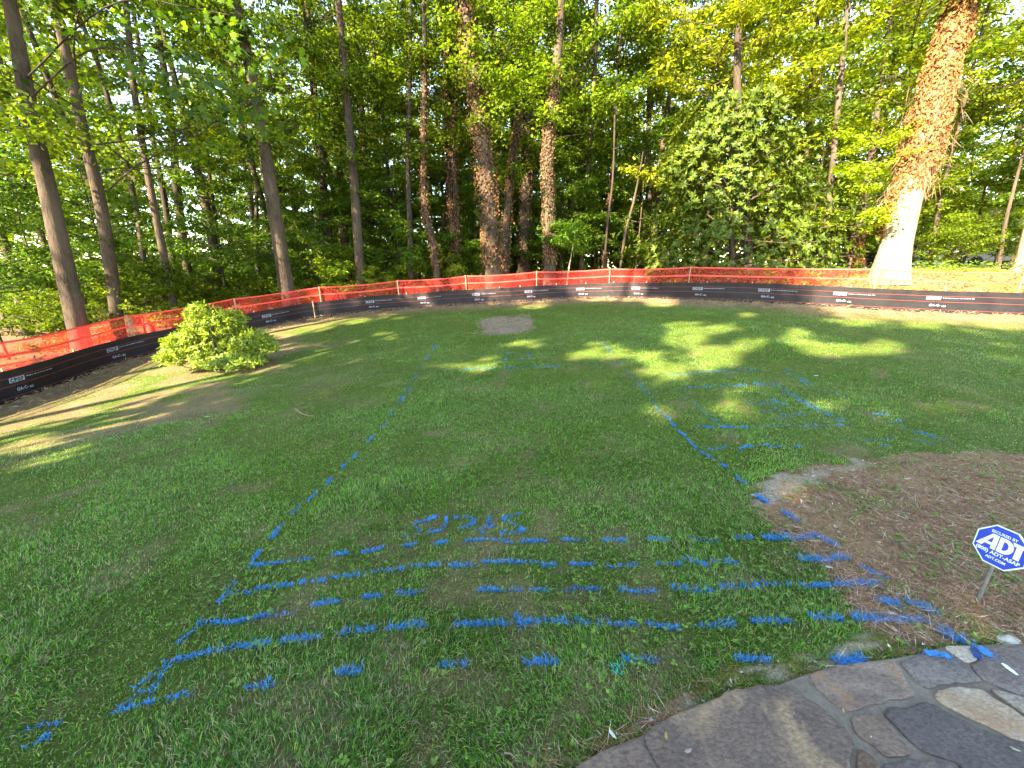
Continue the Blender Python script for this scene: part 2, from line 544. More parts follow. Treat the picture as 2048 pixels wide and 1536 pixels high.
# ------------------------------------------------------------------ the ground sheet
def axis(core0, core1, n_core, far0, far1, n_far):
    a = np.linspace(core0, core1, n_core)
    lo = core0 - np.geomspace(a[1] - a[0], core0 - far0, n_far)[::-1]
    hi = core1 + np.geomspace(a[1] - a[0], far1 - core1, n_far)
    return np.r_[lo, a, hi]


gx = axis(-12.5, 15.5, 330, -420, 420, 34)
yc = np.geomspace(1.6, 20.5, 270) - 1.0
gy = np.r_[0.6 - np.geomspace(0.03, 420, 30)[::-1], yc, 19.5 + np.geomspace(0.2, 560, 40)]
X, Y = np.meshgrid(gx, gy)
Z = tz(X, Y) + 0.025 * (fbm(X, Y, 2.2, 30) - 0.5) + 0.012 * (fbm(X, Y, 14, 31) - 0.5)
inside, bed, sand, sq, fd, worn = ground_masks(X, Y)
pat = inpoly(X, Y, PATIO)
Z = np.where(pat, np.minimum(Z, PZ - 0.06), Z)
Z = np.where(sq, Z + 0.02, Z)
out = ~inside
Z = np.where(out & (np.hypot(X, Y) < 60), Z + 0.10 * (fbm(X, Y, 1.1, 33) - 0.5), Z)
n1 = fbm(X, Y, 3.0, 40)[..., None]; n2 = fbm(X, Y, 0.7, 41)[..., None]


def mixc(a, b, t):
    return np.array(a) * (1 - t) + np.array(b) * t


C = mixc((0.07, 0.115, 0.018), (0.115, 0.14, 0.03), n1)
soil = mixc((0.15, 0.10, 0.055), (0.27, 0.19, 0.11), n1)
C = C * (1 - worn[..., None]) + soil * worn[..., None]
mul = mixc((0.225, 0.115, 0.060), (0.40, 0.235, 0.14), n1)
C = np.where(bed[..., None], mul, C)
sw = (sand * sstep(0.22, 0.46, fbm(X, Y, 5.5, 43)))[..., None]
C = C * (1 - sw) + mixc((0.30, 0.235, 0.16), (0.46, 0.38, 0.28), n1) * sw
ms = (bed & (np.hypot(X - 0.9, Y - 0.9) < 1.0)) * sstep(0.42, 0.6, fbm(X, Y, 6, 44)); ms = ms[..., None]
C = C * (1 - ms) + np.array((0.15, 0.15, 0.03)) * ms
C = np.where(sq[..., None], mixc((0.19, 0.14, 0.10), (0.30, 0.23, 0.17), n1), C)
lit = mixc((0.12, 0.075, 0.04), (0.24, 0.15, 0.085), n1)
bank = mixc((0.30, 0.21, 0.10), (0.27, 0.31, 0.06), sstep(0.35, 0.6, n2))
rt = sstep(6, 10, X)[..., None] * sstep(30, 22, Y)[..., None]
lit = lit * (1 - rt) + bank * rt
far = sstep(45, 70, np.hypot(X, Y))[..., None]
lit = lit * (1 - far) + np.array((0.06, 0.09, 0.03)) * far
C = np.where(out[..., None], lit, C)
nx, ny = len(gx), len(gy)
idx = np.arange(nx * ny).reshape(ny, nx)
F = np.stack([idx[:-1, :-1], idx[:-1, 1:], idx[1:, 1:], idx[1:, :-1]], -1).reshape(-1, 4)
lawn = obj('lawn_ground', mesh('lawn_ground', np.stack([X, Y, Z], -1).reshape(-1, 3), F, C.reshape(-1, 3)), M['ground'])
lawn['kind'] = 'structure'
lawn['label'] = 'shaded green lawn sloping down to the left with bare soil patches'


def gz(x, y):
    x = np.asarray(x, float); y = np.asarray(y, float)
    return tz(x, y) + 0.025 * (fbm(x, y, 2.2, 30) - 0.5) + 0.012 * (fbm(x, y, 14, 31) - 0.5)


# ------------------------------------------------------------------ soil thrown up along the foot of the fence
def fpoint(s):
    i = np.interp(s, fence_len, np.arange(900))
    k = np.clip(i.astype(int), 0, 898); t = (i - k)[..., None]
    return fence_c[k] * (1 - t) + fence_c[k + 1] * t


def fnormal(s):
    """towards the lawn"""
    d = unit(fpoint(np.clip(s + 0.05, 0, fence_len[-1])) - fpoint(np.clip(s - 0.05, 0, fence_len[-1])))
    return np.stack([d[..., 1], -d[..., 0]], -1)


S_ = np.linspace(1.0, fence_len[-1] - 1.0, 1100)
W_ = np.linspace(-0.06, 0.62, 13)
SS, WW = np.meshgrid(S_, W_)
xy = fpoint(SS) + fnormal(SS) * WW[..., None]
hump = np.exp(-((WW - 0.14) / 0.16) ** 2) * (0.015 + 0.11 * fbm(SS, WW, 2.6, 50)) + 0.055 * (fbm(SS, WW, 9, 52) - 0.35) * np.exp(-((WW - 0.2) / 0.2) ** 2)
zz = gz(xy[..., 0], xy[..., 1]) + hump - 0.05 * sstep(0.40, 0.62, WW) + 0.008
nb = fbm(SS, WW, 5, 54)[..., None]
idx = np.arange(SS.size).reshape(SS.shape)
F = np.stack([idx[:-1, :-1], idx[1:, :-1], idx[1:, 1:], idx[:-1, 1:]], -1).reshape(-1, 4)
o = obj('soil_berm', mesh('soil_berm', np.dstack([xy, zz]).reshape(-1, 3), F, mixc((0.12, 0.08, 0.045), (0.25, 0.175, 0.10), nb).reshape(-1, 3)), M['ground'])
o['kind'] = 'structure'

# ------------------------------------------------------------------ flagstone patio
def stone_mat(name, a, b, c, rust=0.0):
    a, b, c = [tuple(q * w for q, w in zip(z_, (1.06, 0.97, 0.86))) for z_ in (a, b, c)]
    t = NT(name).set(0.82, 0.3)
    v = t.coord()
    f = t.noise(4.5, 7, 0.68, v, 0.8); g = t.noise(1.9, 4, 0.6, v, 1.2); h = t.noise(48, 5, 0.75, t.coord((1, 1.8, 1)))
    col = t.ramp(f, [(0.32, a), (0.66, b)])
    col = t.mix(t.ramp(g, [(0.48, (0, 0, 0)), (0.60, (1, 1, 1))]), col, c)
    col = t.mix(1.0, col, t.ramp(h, [(0.33, (0.52, 0.50, 0.50)), (0.66, (1.34, 1.32, 1.30))]), 'MULTIPLY')
    if rust:
        k = t.noise(3.1, 4, 0.6, t.coord((1.2, 0.8, 1)), 0.9)
        col = t.mix(t.ramp(k, [(0.55, (0, 0, 0)), (0.72, (rust, rust, rust))]), col, (0.30, 0.15, 0.07))
    t.base(col); t.bump(h, 0.8, 0.008)
    return t.m


PURPLE, GREYB, TAN, PALE, DARK = (0.115, 0.084, 0.076), (0.215, 0.162, 0.132), (0.36, 0.26, 0.165), (0.42, 0.36, 0.29), (0.085, 0.075, 0.078)
STONES = [
    ([(1156, 1536), (1219, 1498), (1281, 1476), (1290, 1505), (1310, 1536), (1335, 1580), (1085, 1580)], (PURPLE, GREYB, (0.24, 0.22, 0.21), 0)),
    ([(1286, 1473), (1312, 1450), (1347, 1432), (1406, 1407), (1462, 1385), (1512, 1372), (1547, 1371), (1578, 1376), (1648, 1417), (1690, 1454), (1705, 1478), (1706, 1497), (1698, 1540), (1690, 1610), (1352, 1610), (1319, 1535), (1300, 1504)], ((0.095, 0.073, 0.068), (0.195, 0.15, 0.124), (0.29, 0.215, 0.145), 0)),
    ([(1616, 1351), (1667, 1335), (1727, 1326), (1782, 1320), (1796, 1333), (1820, 1372), (1829, 1389), (1746, 1402), (1694, 1423), (1667, 1402), (1632, 1368)], (PURPLE, (0.18, 0.145, 0.135), (0.24, 0.19, 0.16), 0.8)),
    ([(1800, 1323), (1848, 1309), (1899, 1307), (1930, 1329), (1961, 1362), (1905, 1362), (1877, 1369), (1855, 1376), (1832, 1361)], (DARK, (0.15, 0.135, 0.135), (0.19, 0.17, 0.165), 0)),
    ([(1892, 1294), (1949, 1292), (1955, 1319), (1933, 1324), (1906, 1305)], (PALE, (0.42, 0.40, 0.37), (0.33, 0.31, 0.30), 0)),
    ([(1962, 1292), (2048, 1290), (2200, 1283), (2230, 1400), (2130, 1412), (2048, 1389), (2012, 1375), (1972, 1360), (1940, 1328), (1958, 1322)], (PURPLE, (0.17, 0.15, 0.15), (0.22, 0.20, 0.19), 0)),
    ([(1869, 1388), (1894, 1378), (1932, 1376), (1968, 1382), (2048, 1436), (2140, 1490), (2140, 1520), (2048, 1482), (1977, 1454), (1913, 1420), (1880, 1403)], ((0.26, 0.235, 0.21), (0.42, 0.38, 0.33), (0.36, 0.28, 0.20), 0.8)),
    ([(1782, 1414), (1832, 1413), (1853, 1404), (1873, 1413), (1911, 1434), (1975, 1463), (2048, 1489), (2140, 1526), (2140, 1640), (1990, 1640), (1917, 1522), (1870, 1510), (1834, 1494), (1800, 1460), (1770, 1431)], ((0.076, 0.068, 0.071), (0.112, 0.100, 0.102), (0.13, 0.115, 0.112), 0)),
    ([(1701, 1436), (1727, 1424), (1762, 1432), (1786, 1459), (1820, 1499), (1815, 1509), (1774, 1512), (1752, 1492), (1714, 1465)], (PURPLE, GREYB, (0.30, 0.26, 0.22), 0.5)),
    ([(1720, 1495), (1757, 1521), (1760, 1548), (1716, 1548)], ((0.10, 0.07, 0.055), (0.2, 0.13, 0.09), (0.3, 0.17, 0.09), 0.9)),
    ([(1772, 1528), (1820, 1520), (1868, 1520), (1905, 1528), (1960, 1610), (1960, 1660), (1780, 1660), (1770, 1560)], (DARK, (0.16, 0.14, 0.14), (0.27, 0.22, 0.18), 0.3)),
    ([(1985, 1378), (2040, 1392), (2120, 1418), (2200, 1412), (2200, 1500), (2060, 1434)], (PURPLE, GREYB, (0.28, 0.25, 0.22), 0)),
    ([(1700, 1620), (1716, 1556), (1762, 1556), (1775, 1668), (1700, 1668)], (PURPLE, GREYB, TAN, 0)),
]
V = np.c_[PATIO, np.full(len(PATIO), PZ)]
bm = bmesh.new()
vs = [bm.verts.new(tuple(p)) for p in V]
ff = bm.faces.new(vs)
if ff.normal.z < 0:
    ff.normal_flip()
r_ = bmesh.ops.extrude_face_region(bm, geom=[ff])
for e in r_['geom']:
    if isinstance(e, bmesh.types.BMVert):
        e.co.z -= 0.16
bmesh.ops.recalc_face_normals(bm, faces=bm.faces[:])
me = bpy.data.meshes.new('patio'); bm.to_mesh(me); bm.free()
for p in me.polygons:
    p.use_smooth = False
t = NT('patio_mortar').set(0.92, 0.2)
f = t.noise(60, 6, 0.7, t.coord()); g = t.noise(5, 4, 0.6, t.coord())
c = t.mix(t.ramp(g, [(0.4, (0, 0, 0)), (0.65, (1, 1, 1))]), (0.225, 0.180, 0.135), (0.145, 0.112, 0.082))
t.base(t.mix(1.0, c, t.ramp(f, [(0.3, (0.7, 0.7, 0.7)), (0.7, (1.2, 1.2, 1.2))]), 'MULTIPLY')); t.bump(f, 0.7, 0.006)
patio = obj('patio', me, t.m)
patio['kind'] = 'structure'
patio['label'] = 'flagstone patio with grey mortar joints at the lower right'


def rough_outline(P, amp=0.006, step=0.03, seed=0):
    P = np.asarray(P); out = []
    for i in range(len(P)):
        a, b = P[i], P[(i + 1) % len(P)]
        n = max(2, int(np.linalg.norm(b - a) / step))
        for k in range(n):
            out.append(a + (b - a) * k / n)
    Q = np.array(out)
    for _ in range(1):
        Q = 0.25 * np.roll(Q, 1, 0) + 0.5 * Q + 0.25 * np.roll(Q, -1, 0)
    c = Q.mean(0)
    d = unit(Q - c)
    return Q + d * 0.004 + d * (amp * 2 * (fbm(Q[:, 0], Q[:, 1], 22, seed) - 0.5))[:, None]


for k, (px, cols) in enumerate(STONES):
    P = rough_outline([GP(x, y, PZ + 0.008)[:2] for x, y in px], 0.014, 0.016, k)
    c = P.mean(0); n = len(P)
    rings = [(1.0, PZ - 0.01), (1.0, PZ + 0.0045), (0.993, PZ + 0.0075), (0.95, PZ + 0.0085), (0.80, PZ + 0.0085), (0.5, PZ + 0.0085), (0.2, PZ + 0.0085)]
    V = []
    for s, z in rings:
        q = c + (P - c) * s
        V.append(np.c_[q, z + 0.004 * (fbm(q[:, 0], q[:, 1], 7, 60 + k) - 0.5)])
    V = np.vstack(V + [[[c[0], c[1], PZ + 0.0085]]])
    F = []
    for i in range(len(rings) - 1):
        for j in range(n):
            F.append((i * n + j, i * n + (j + 1) % n, (i + 1) * n + (j + 1) % n, (i + 1) * n + j))
    F = tri_clean(np.array(F))
    top = (len(rings) - 1) * n
    F = np.vstack([F, [(top + j, top + (j + 1) % n, len(V) - 1) for j in range(n)]])
    me = mesh('flagstone', V, F)
    bm = bmesh.new(); bm.from_mesh(me); bmesh.ops.recalc_face_normals(bm, faces=bm.faces[:]); bm.to_mesh(me); bm.free()
    o = obj('flagstone', me, stone_mat('flagstone_%d' % k, *cols), patio)

# ------------------------------------------------------------------ silt fence and orange net
FH, NH = 0.67, 1.22
pxs, _, _ = proj(np.c_[fence_c, gz(fence_c[:, 0], fence_c[:, 1])])
_ok = (fence_len > 3.0) & (fence_c[:, 1] > 3.5)


def s_at(px):
    k = np.where(_ok)[0]
    i = k[np.argsort(np.abs(pxs[k] - px))[0]]
    return fence_len[i]


def fab(s, h):
    """a point of the black fabric: s along the fence, h up it"""
    s = np.asarray(s, float); h = np.asarray(h, float)
    xy = fpoint(s); n = fnormal(s)
    q = 0.030 * (fbm(s, h, 1.1, 70) - 0.5) * 2 + 0.035 * (fbm(s * 1.0 + h * 0.9, h * 0.6, 4.0, 72) - 0.5) * (0.4 + h)
    q = q + 0.05 * (h / FH) * np.sin(s * 1.1) * 0.5
    xy = xy + n * q[..., None]
    b = tz(fpoint(s)[..., 0], fpoint(s)[..., 1])
    top = 1 + 0.05 * (fbm(s, s * 0, 0.55, 74) - 0.5) * 2
    return np.concatenate([xy, (b + h * top)[..., None]], -1)


def grid_faces(shape):
    idx = np.arange(shape[0] * shape[1]).reshape(shape)
    return np.stack([idx[:-1, :-1], idx[:-1, 1:], idx[1:, 1:], idx[1:, :-1]], -1).reshape(-1, 4)


SMIN, SMAX = 1.2, fence_len[-1] - 1.2
silt = thing('silt_fence', 'low black fabric fence curving round the lawn with white printed marks', 'fence')
stake_px = [-90, 40, 170, 283, 400, 515, 630, 735, 815, 905, 1000, 1040, 1110, 1170, 1225, 1290, 1410, 1500, 1600, 1690, 1752, 1880, 1950, 2060, 2200]
ss = [s_at(p) for p in stake_px]
ss = sorted(set([SMIN] + ss + [SMAX]))
for a, b in zip(ss[:-1], ss[1:]):
    if b - a < 0.05:
        continue
    n = max(8, int((b - a) / 0.05))
    SS, HH = np.meshgrid(np.linspace(a, b, n), np.linspace(-0.12, FH, 15))
    obj('fabric_panel', mesh('fabric_panel', fab(SS, HH).reshape(-1, 3), grid_faces(SS.shape)), M['fabric'], silt)
for hh in (0.14, 0.36, 0.52):
    SS, HH = np.meshgrid(np.linspace(SMIN, SMAX, 900), np.array([hh - 0.006, hh + 0.006]))
    P = fab(SS, HH); P[..., :2] += fnormal(SS) * 0.006
    obj('red_thread', mesh('red_thread', P.reshape(-1, 3), grid_faces(SS.shape)), M['red_thread'], silt)
stk = bevelled_box('stake', 0.035, 0.035, 0.86, 0.004)
for k, s in enumerate(ss):
    p = fpoint(np.array(s)); n = fnormal(np.array(s))
    side = 0.055 if abs(s - s_at(630)) < 0.02 else -0.065
    q = p + n * side
    o = obj('stake', stk, M['wood'], silt, (q[0], q[1], tz(q[0], q[1]) - 0.13))
    o.rotation_euler = (random.uniform(-.04, .04), random.uniform(-.04, .04), math.atan2(n[1], n[0]))


def text_mesh(body, size, offset=0.0, spacing=1.0):
    cu = bpy.data.curves.new('t', 'FONT'); cu.body = body; cu.size = size; cu.offset = offset; cu.space_character = spacing
    cu.align_x = 'LEFT'; cu.resolution_u = 3
    ob = bpy.data.objects.new('t', cu); COL.objects.link(ob)
    dg = bpy.context.evaluated_depsgraph_get()
    me = bpy.data.meshes.new_from_object(ob.evaluated_get(dg))
    me.calc_loop_triangles()
    V = np.array([v.co[:] for v in me.vertices]); F = np.array([tr.vertices[:] for tr in me.loop_triangles])
    bpy.data.objects.remove(ob); bpy.data.curves.remove(cu); bpy.data.meshes.remove(me)
    return V, F


tA = text_mesh('CPGP', 0.10, 0.005, 1.15)
tB = text_mesh('GA-C-', 0.085, 0.003, 1.1)
tC = text_mesh('002', 0.06, 0.002, 1.0)


def on_fabric(V2, s0, h0, off, sgn=1.0):
    s = s0 + V2[:, 0]; h = h0 + V2[:, 1]
    P = fab(s, h); P[:, :2] += fnormal(s) * off
    return P


def flat_rect(x0, x1, y0, y1, n=6):
    XX, YY = np.meshgrid(np.linspace(x0, x1, n), np.linspace(y0, y1, 3))
    return np.c_[XX.ravel(), YY.ravel(), np.zeros(XX.size)], tri_clean(grid_faces(XX.shape))


# the fence runs left to right as seen from the lawn, so letters run along +s
for px in [30, 226, 527, 735, 838, 945, 1048, 1152, 1262, 1384, 1512, 1660, 1842, 2036]:
    s0 = s_at(px)
    if s0 > SMAX - 3:
        continue
    r1 = flat_rect(0, 0.325, 0, 0.095)
    pr = obj('printed_mark', mesh('printed_mark', on_fabric(r1[0], s0, 0.415, 0.008), r1[1], smooth=False), M['white_ink'], silt)
    obj('letters', mesh('letters', on_fabric(tA[0] + [0.018, 0.013, 0], s0, 0.415, 0.013), tA[1], smooth=False), M['black_ink'], pr)['kind'] = 'stuff'
    parts = []
    x = 0.36
    while x < 1.0:
        w = random.uniform(0.02, 0.07)
        r2 = flat_rect(x, x + w, 0.05, 0.05 + random.uniform(0.010, 0.018), 3); parts.append((r2[0], r2[1])); x += w + random.uniform(0.008, 0.02)
    v, f_, _ = cat_meshes(parts)
    obj('fine_print', mesh('fine_print', on_fabric(v, s0, 0.415, 0.009), f_, smooth=False), M['white_ink'], pr)['kind'] = 'stuff'
    v, f_, _ = cat_meshes([tB, (tC[0] + [tB[0][:, 0].max() + 0.03, -0.012, 0], tC[1])])
    obj('letters', mesh('letters', on_fabric(v + [0.10, 0, 0], s0, 0.235, 0.009), f_, smooth=False), M['white_ink'], pr)['kind'] = 'stuff'

net = thing('safety_net_fence', 'orange mesh barrier net on wooden posts standing behind the black fabric', 'barrier')
post_px = [-120, 17, 283, 483, 647, 802, 934, 1075, 1216, 1369, 1738, 2022, 2250]
NB = -0.16


def netp(s, h):
    s = np.asarray(s, float); h = np.asarray(h, float)
    xy = fpoint(s) + fnormal(s) * (NB + 0.05 * (fbm(s, h, 0.8, 80) - 0.5) + 0.05 * (fbm(s, h, 2.6, 82) - 0.5))[..., None]
    b = tz(fpoint(s)[..., 0], fpoint(s)[..., 1])
    return np.concatenate([xy, (b + h)[..., None]], -1)


ps = [s_at(p) for p in post_px]
allp = sorted([SMIN] + ps + [SMAX])


def sag(s, amp):
    s = np.asarray(s); k = np.clip(np.searchsorted(allp, s) - 1, 0, len(allp) - 2)
    a = np.array(allp)[k]; b = np.array(allp)[k + 1]
    u = np.clip((s - a) / (b - a + 1e-9), 0, 1)
    return amp * 4 * u * (1 - u) * np.minimum(b - a, 3.5) / 3


for a, b in zip(allp[:-1], allp[1:]):
    if b - a < 0.05:
        continue
    n = max(8, int((b - a) / 0.08))
    SS, HH = np.meshgrid(np.linspace(a, b, n), np.linspace(0.25, NH, 12))
    P = netp(SS, HH - sag(SS, 0.05) * (HH / NH))
    obj('net_panel', mesh('net_panel', P.reshape(-1, 3), grid_faces(SS.shape)), M['net'], net)
for h0, h1 in ((NH - 0.035, NH + 0.006), (0.905, 0.955)):
    SS, HH = np.meshgrid(np.linspace(SMIN, SMAX, 700), np.array([h0, h1]))
    P = netp(SS, HH - sag(SS, 0.05) * (HH / NH)); P[..., :2] += fnormal(SS) * 0.008
    obj('net_band', mesh('net_band', P.reshape(-1, 3), grid_faces(SS.shape)), M['net_band'], net)
pst = bevelled_box('post', 0.032, 0.032, 1.43, 0.004)
for s in ps:
    n = fnormal(np.array(s)); q = fpoint(np.array(s)) + n * (NB + 0.045)
    o = obj('post', pst, M['wood'], net, (q[0], q[1], tz(q[0], q[1]) - 0.18))
    ln = 0.11 if abs(s - s_at(802)) < 0.02 else 0.0
    o.rotation_euler = (random.uniform(-.03, .03), random.uniform(-.03, .03) + ln, math.atan2(n[1], n[0]))

# ------------------------------------------------------------------ sprayed marks: traced strokes laid on the ground
ST = [  # rows of dashes from the far row to the near one, then the long layout lines and the lettering
    [(521, 1103), (499, 1135)], [(508, 1132), (623, 1119)], [(658, 1111), (695, 1108)], [(725, 1105), (768, 1096)], [(806, 1095), (832, 1091)], [(867, 1090), (894, 1086)],
    [(932, 1083), (969, 1082)], [(981, 1080), (1024, 1087)], [(1042, 1084), (1092, 1084)], [(1124, 1081), (1170, 1085)], [(1205, 1083), (1253, 1084)], [(1297, 1081), (1338, 1082)],
    [(1387, 1082), (1436, 1081)], [(1468, 1077), (1507, 1077)], [(1530, 1078), (1581, 1078)], [(1586, 1081), (1632, 1072)], [(1632, 1073), (1672, 1093)],
    [(465, 1165), (440, 1205)], [(462, 1186), (499, 1186)], [(510, 1178), (585, 1169)], [(599, 1167), (652, 1159)], [(663, 1155), (728, 1149)], [(746, 1143), (806, 1138)],
    [(824, 1134), (881, 1131)], [(902, 1132), (953, 1131)], [(968, 1126), (1026, 1126)], [(1029, 1128), (1081, 1127)], [(1083, 1133), (1110, 1132)], [(1141, 1132), (1197, 1131)],
    [(1213, 1135), (1269, 1130)], [(1315, 1129), (1364, 1130)], [(1373, 1123), (1415, 1132)], [(1426, 1125), (1482, 1128)], [(1600, 1120), (1635, 1120)], [(1642, 1123), (1693, 1116)], [(1725, 1139), (1764, 1158)],
    [(400, 1250), (357, 1288)], [(400, 1245), (467, 1245)], [(475, 1243), (542, 1229)], [(553, 1229), (588, 1224)], [(626, 1210), (679, 1205)], [(725, 1194), (763, 1193)],
    [(792, 1188), (843, 1186)], [(956, 1182), (1007, 1182)], [(1025, 1180), (1093, 1185)], [(1123, 1181), (1195, 1181)], [(1240, 1184), (1312, 1184)], [(1345, 1176), (1426, 1186)],
    [(1440, 1176), (1519, 1174)], [(1530, 1171), (1581, 1171)], [(1602, 1171), (1667, 1173)], [(1674, 1169), (1757, 1169)], [(1815, 1206), (1862, 1227)], [(1762, 1206), (1794, 1209)],
    [(328, 1334), (268, 1380)], [(333, 1336), (300, 1390)], [(228, 1425), (311, 1406)], [(250, 1412), (285, 1385)], [(333, 1326), (473, 1296)], [(475, 1294), (534, 1291)], [(564, 1286), (636, 1278)],
    [(685, 1267), (746, 1261)], [(773, 1259), (851, 1251)], [(905, 1249), (1002, 1246)], [(1004, 1249), (1029, 1246)], [(1031, 1233), (1042, 1251)], [(1042, 1249), (1085, 1245)],
    [(1087, 1244), (1177, 1249)], [(1202, 1251), (1271, 1251)], [(1292, 1248), (1362, 1260)], [(1399, 1253), (1468, 1253)], [(1503, 1246), (1581, 1246)], [(1623, 1236), (1690, 1240)],
    [(1711, 1239), (1845, 1240)], [(1875, 1261), (1938, 1290)],
    [(54, 1457), (121, 1447)], [(56, 1490), (94, 1476)], [(338, 1401), (379, 1390)], [(502, 1377), (540, 1372)], [(677, 1347), (720, 1345)], [(877, 1333), (932, 1328)],
    [(1049, 1327), (1117, 1327)], [(1250, 1320), (1322, 1320)], [(1473, 1320), (1535, 1324)], [(1667, 1325), (1725, 1322)],
    [(663, 958), (652, 971)], [(634, 985), (615, 1004)], [(599, 1014), (583, 1031)], [(567, 1047), (545, 1076)], [(690, 930), (684, 938)], [(717, 906), (702, 921)], [(748, 872), (736, 885)], [(772, 846), (764, 856)],
    [(788, 822), (780, 834)], [(806, 793), (800, 806)], [(814, 779), (810, 786)], [(823, 765), (818, 774)], [(830, 751), (826, 760)], [(844, 730), (839, 738)], [(857, 712), (852, 720)], [(872, 690), (865, 700)],
    [(837, 743), (861, 744)], [(882, 741), (898, 741)], [(926, 739), (989, 737)], [(1007, 737), (1029, 737)], [(1047, 734), (1119, 734)], [(1159, 732), (1249, 727)],
    [(1016, 710), (1012, 720)], [(1020, 706), (1038, 706)], [(1040, 719), (1065, 717)], [(1056, 707), (1064, 716)], [(1078, 687), (1101, 686)],
    [(1207, 685), (1224, 707)], [(1253, 740), (1300, 792)], [(1303, 800), (1320, 825)], [(1330, 832), (1350, 855)], [(1355, 862), (1370, 873)], [(1376, 880), (1392, 898)], [(1395, 900), (1428, 921)],
    [(1446, 930), (1455, 940)], [(1473, 953), (1488, 967)], [(1512, 993), (1533, 1007)], [(1568, 1028), (1593, 1047)],
    [(1355, 779), (1400, 817), (1446, 856)], [(1373, 776), (1552, 768)], [(1556, 774), (1620, 812)], [(1626, 816), (1696, 849)], [(1446, 856), (1494, 856)], [(1505, 854), (1610, 853)], [(1618, 852), (1673, 850)], [(1395, 853), (1424, 856)],
    [(1336, 752), (1410, 745)], [(1417, 745), (1519, 741)], [(1568, 739), (1618, 770)], [(1647, 781), (1691, 792)], [(1738, 830), (1775, 830)], [(1775, 845), (1804, 845)], [(1815, 861), (1859, 872)], [(1877, 878), (1906, 889)],
    [(1417, 900), (1453, 896)], [(1479, 900), (1505, 893)], [(1523, 891), (1556, 896)], [(1585, 896), (1603, 894)], [(1665, 885), (1713, 883)], [(1727, 883), (1786, 878)], [(1757, 893), (1782, 891)], [(1841, 885), (1859, 887)],
    [(1494, 807), (1508, 810)], [(1515, 810), (1548, 803), (1570, 810)], [(1541, 816), (1563, 821)], [(1526, 823), (1540, 825)], [(1563, 829), (1574, 838)], [(1585, 830), (1603, 830)], [(1553, 841), (1562, 837)],
    [(1041, 1029), (1012, 1036), (1009, 1045)], [(1022, 1047), (1034, 1056), (1046, 1065), (1020, 1069), (1001, 1071)], [(979, 1036), (977, 1053)], [(953, 1061), (971, 1059), (987, 1055)], [(967, 1062), (963, 1071)],
    [(911, 1038), (929, 1036), (946, 1041), (946, 1051), (921, 1058)], [(893, 1038), (891, 1050), (880, 1063), (858, 1068)],
    [(873, 1036), (855, 1043), (833, 1050), (833, 1060), (840, 1066), (812, 1075)],
]
STW = [np.array([G(*p)[:2] for p in s]) for s in ST]


def stroke_w(k):
    c = STW[k].mean(0); d = math.hypot(c[0], c[1])
    px = np.mean([p[1] for p in ST[k]])
    if 1025 < px < 1076 and 800 < ST[k][0][0] < 1050:
        return 0.014
    return 0.0125 if d < 2.6 else (0.016 if d < 5 else 0.036)


# ------------------------------------------------------------------ grass blades
def blades(P, L, W, yaw, lean, g):
    n = len(P)
    D = np.stack([np.cos(yaw), np.sin(yaw)], -1)
    S = np.stack([-np.sin(yaw), np.cos(yaw), np.zeros(n)], -1)
    up = np.array([0, 0, 1.0])
    a1 = lean * 0.45; a2 = lean
    m1 = P + (L * 0.5)[:, None] * (np.c_[D * np.sin(a1)[:, None], np.cos(a1)])
    tip = m1 + (L * 0.5)[:, None] * (np.c_[D * np.sin(a2)[:, None], np.cos(a2)])
    tw = g.uniform(-0.8, 0.8, n)
    S2 = unit(S * np.cos(tw)[:, None] + np.c_[D, np.zeros(n)] * np.sin(tw)[:, None])
    hw = (W * 0.5)[:, None]
    V = np.stack([P - S2 * hw * 0.8, P + S2 * hw * 0.8, m1 - S2 * hw, m1 + S2 * hw, tip], 1).reshape(-1, 3)
    T = np.array([(0, 1, 3), (0, 3, 2), (2, 3, 4)])
    F = (np.arange(n)[:, None, None] * 5 + T[None]).reshape(-1, 3)
    return V, F


g = np.random.default_rng(21)
N0 = 70000
r0, r1, th = 0.75, 17.6, R(67)
aa, bb = (r0 * r0 + 2.7) ** 0.2, (r1 * r1 + 2.7) ** 0.2
cnt = int(N0 * 2 * th * (bb - aa) / 0.4)
rr = np.sqrt((aa + g.random(cnt) * (bb - aa)) ** 5 - 2.7)
az = g.uniform(-th, th, cnt)
x = rr * np.sin(az); y = rr * np.cos(az)
# gather blades into tufts
tx = x + 0.03 * (noise2(x, y, 20, 90) - 0.5); ty = y + 0.03 * (noise2(x, y, 20, 91) - 0.5)
x, y = tx, ty
z = gz(x, y)
px, py, zc = proj(np.stack([x, y, z + 0.03], -1))
keep = (zc > 0.1) & (px > -190) & (px < 2240) & (py < 1680)
x, y, z = x[keep], y[keep], z[keep]
inside, bed, sand, sq, fd, worn = ground_masks(x, y)
keep = inside & ~inpoly(x, y, PATIO) & (fd > 0.30)
dens = 1 - 0.86 * worn
dens *= np.where(fd < 0.6, 0.25, 1)
dens = np.where(bed, 0.07 + 0.5 * sstep(0.50, 0.62, fbm(x, y, 3.2, 95)), dens)
dens = np.where(sand, 0.02, dens)
dens = np.where(sq, 0.03, dens)
dens *= 0.72 + 0.6 * sstep(0.25, 0.6, fbm(x, y, 7, 96))
keep &= g.random(len(x)) < dens
x, y, z, worn, bed = x[keep], y[keep], z[keep], worn[keep], bed[keep]
n = len(x)
d = np.sqrt(x * x + y * y + 2.7)
tall = 0.75 + 0.7 * sstep(0.4, 0.7, fbm(x, y, 1.2, 97)) + 0.5 * sstep(0.62, 0.72, fbm(x, y, 4.5, 98))
L = g.uniform(0.016, 0.036, n) * tall * np.where(d > 3.5, 0.8, 1.0) * (0.8 + 0.3 * (1 - worn))
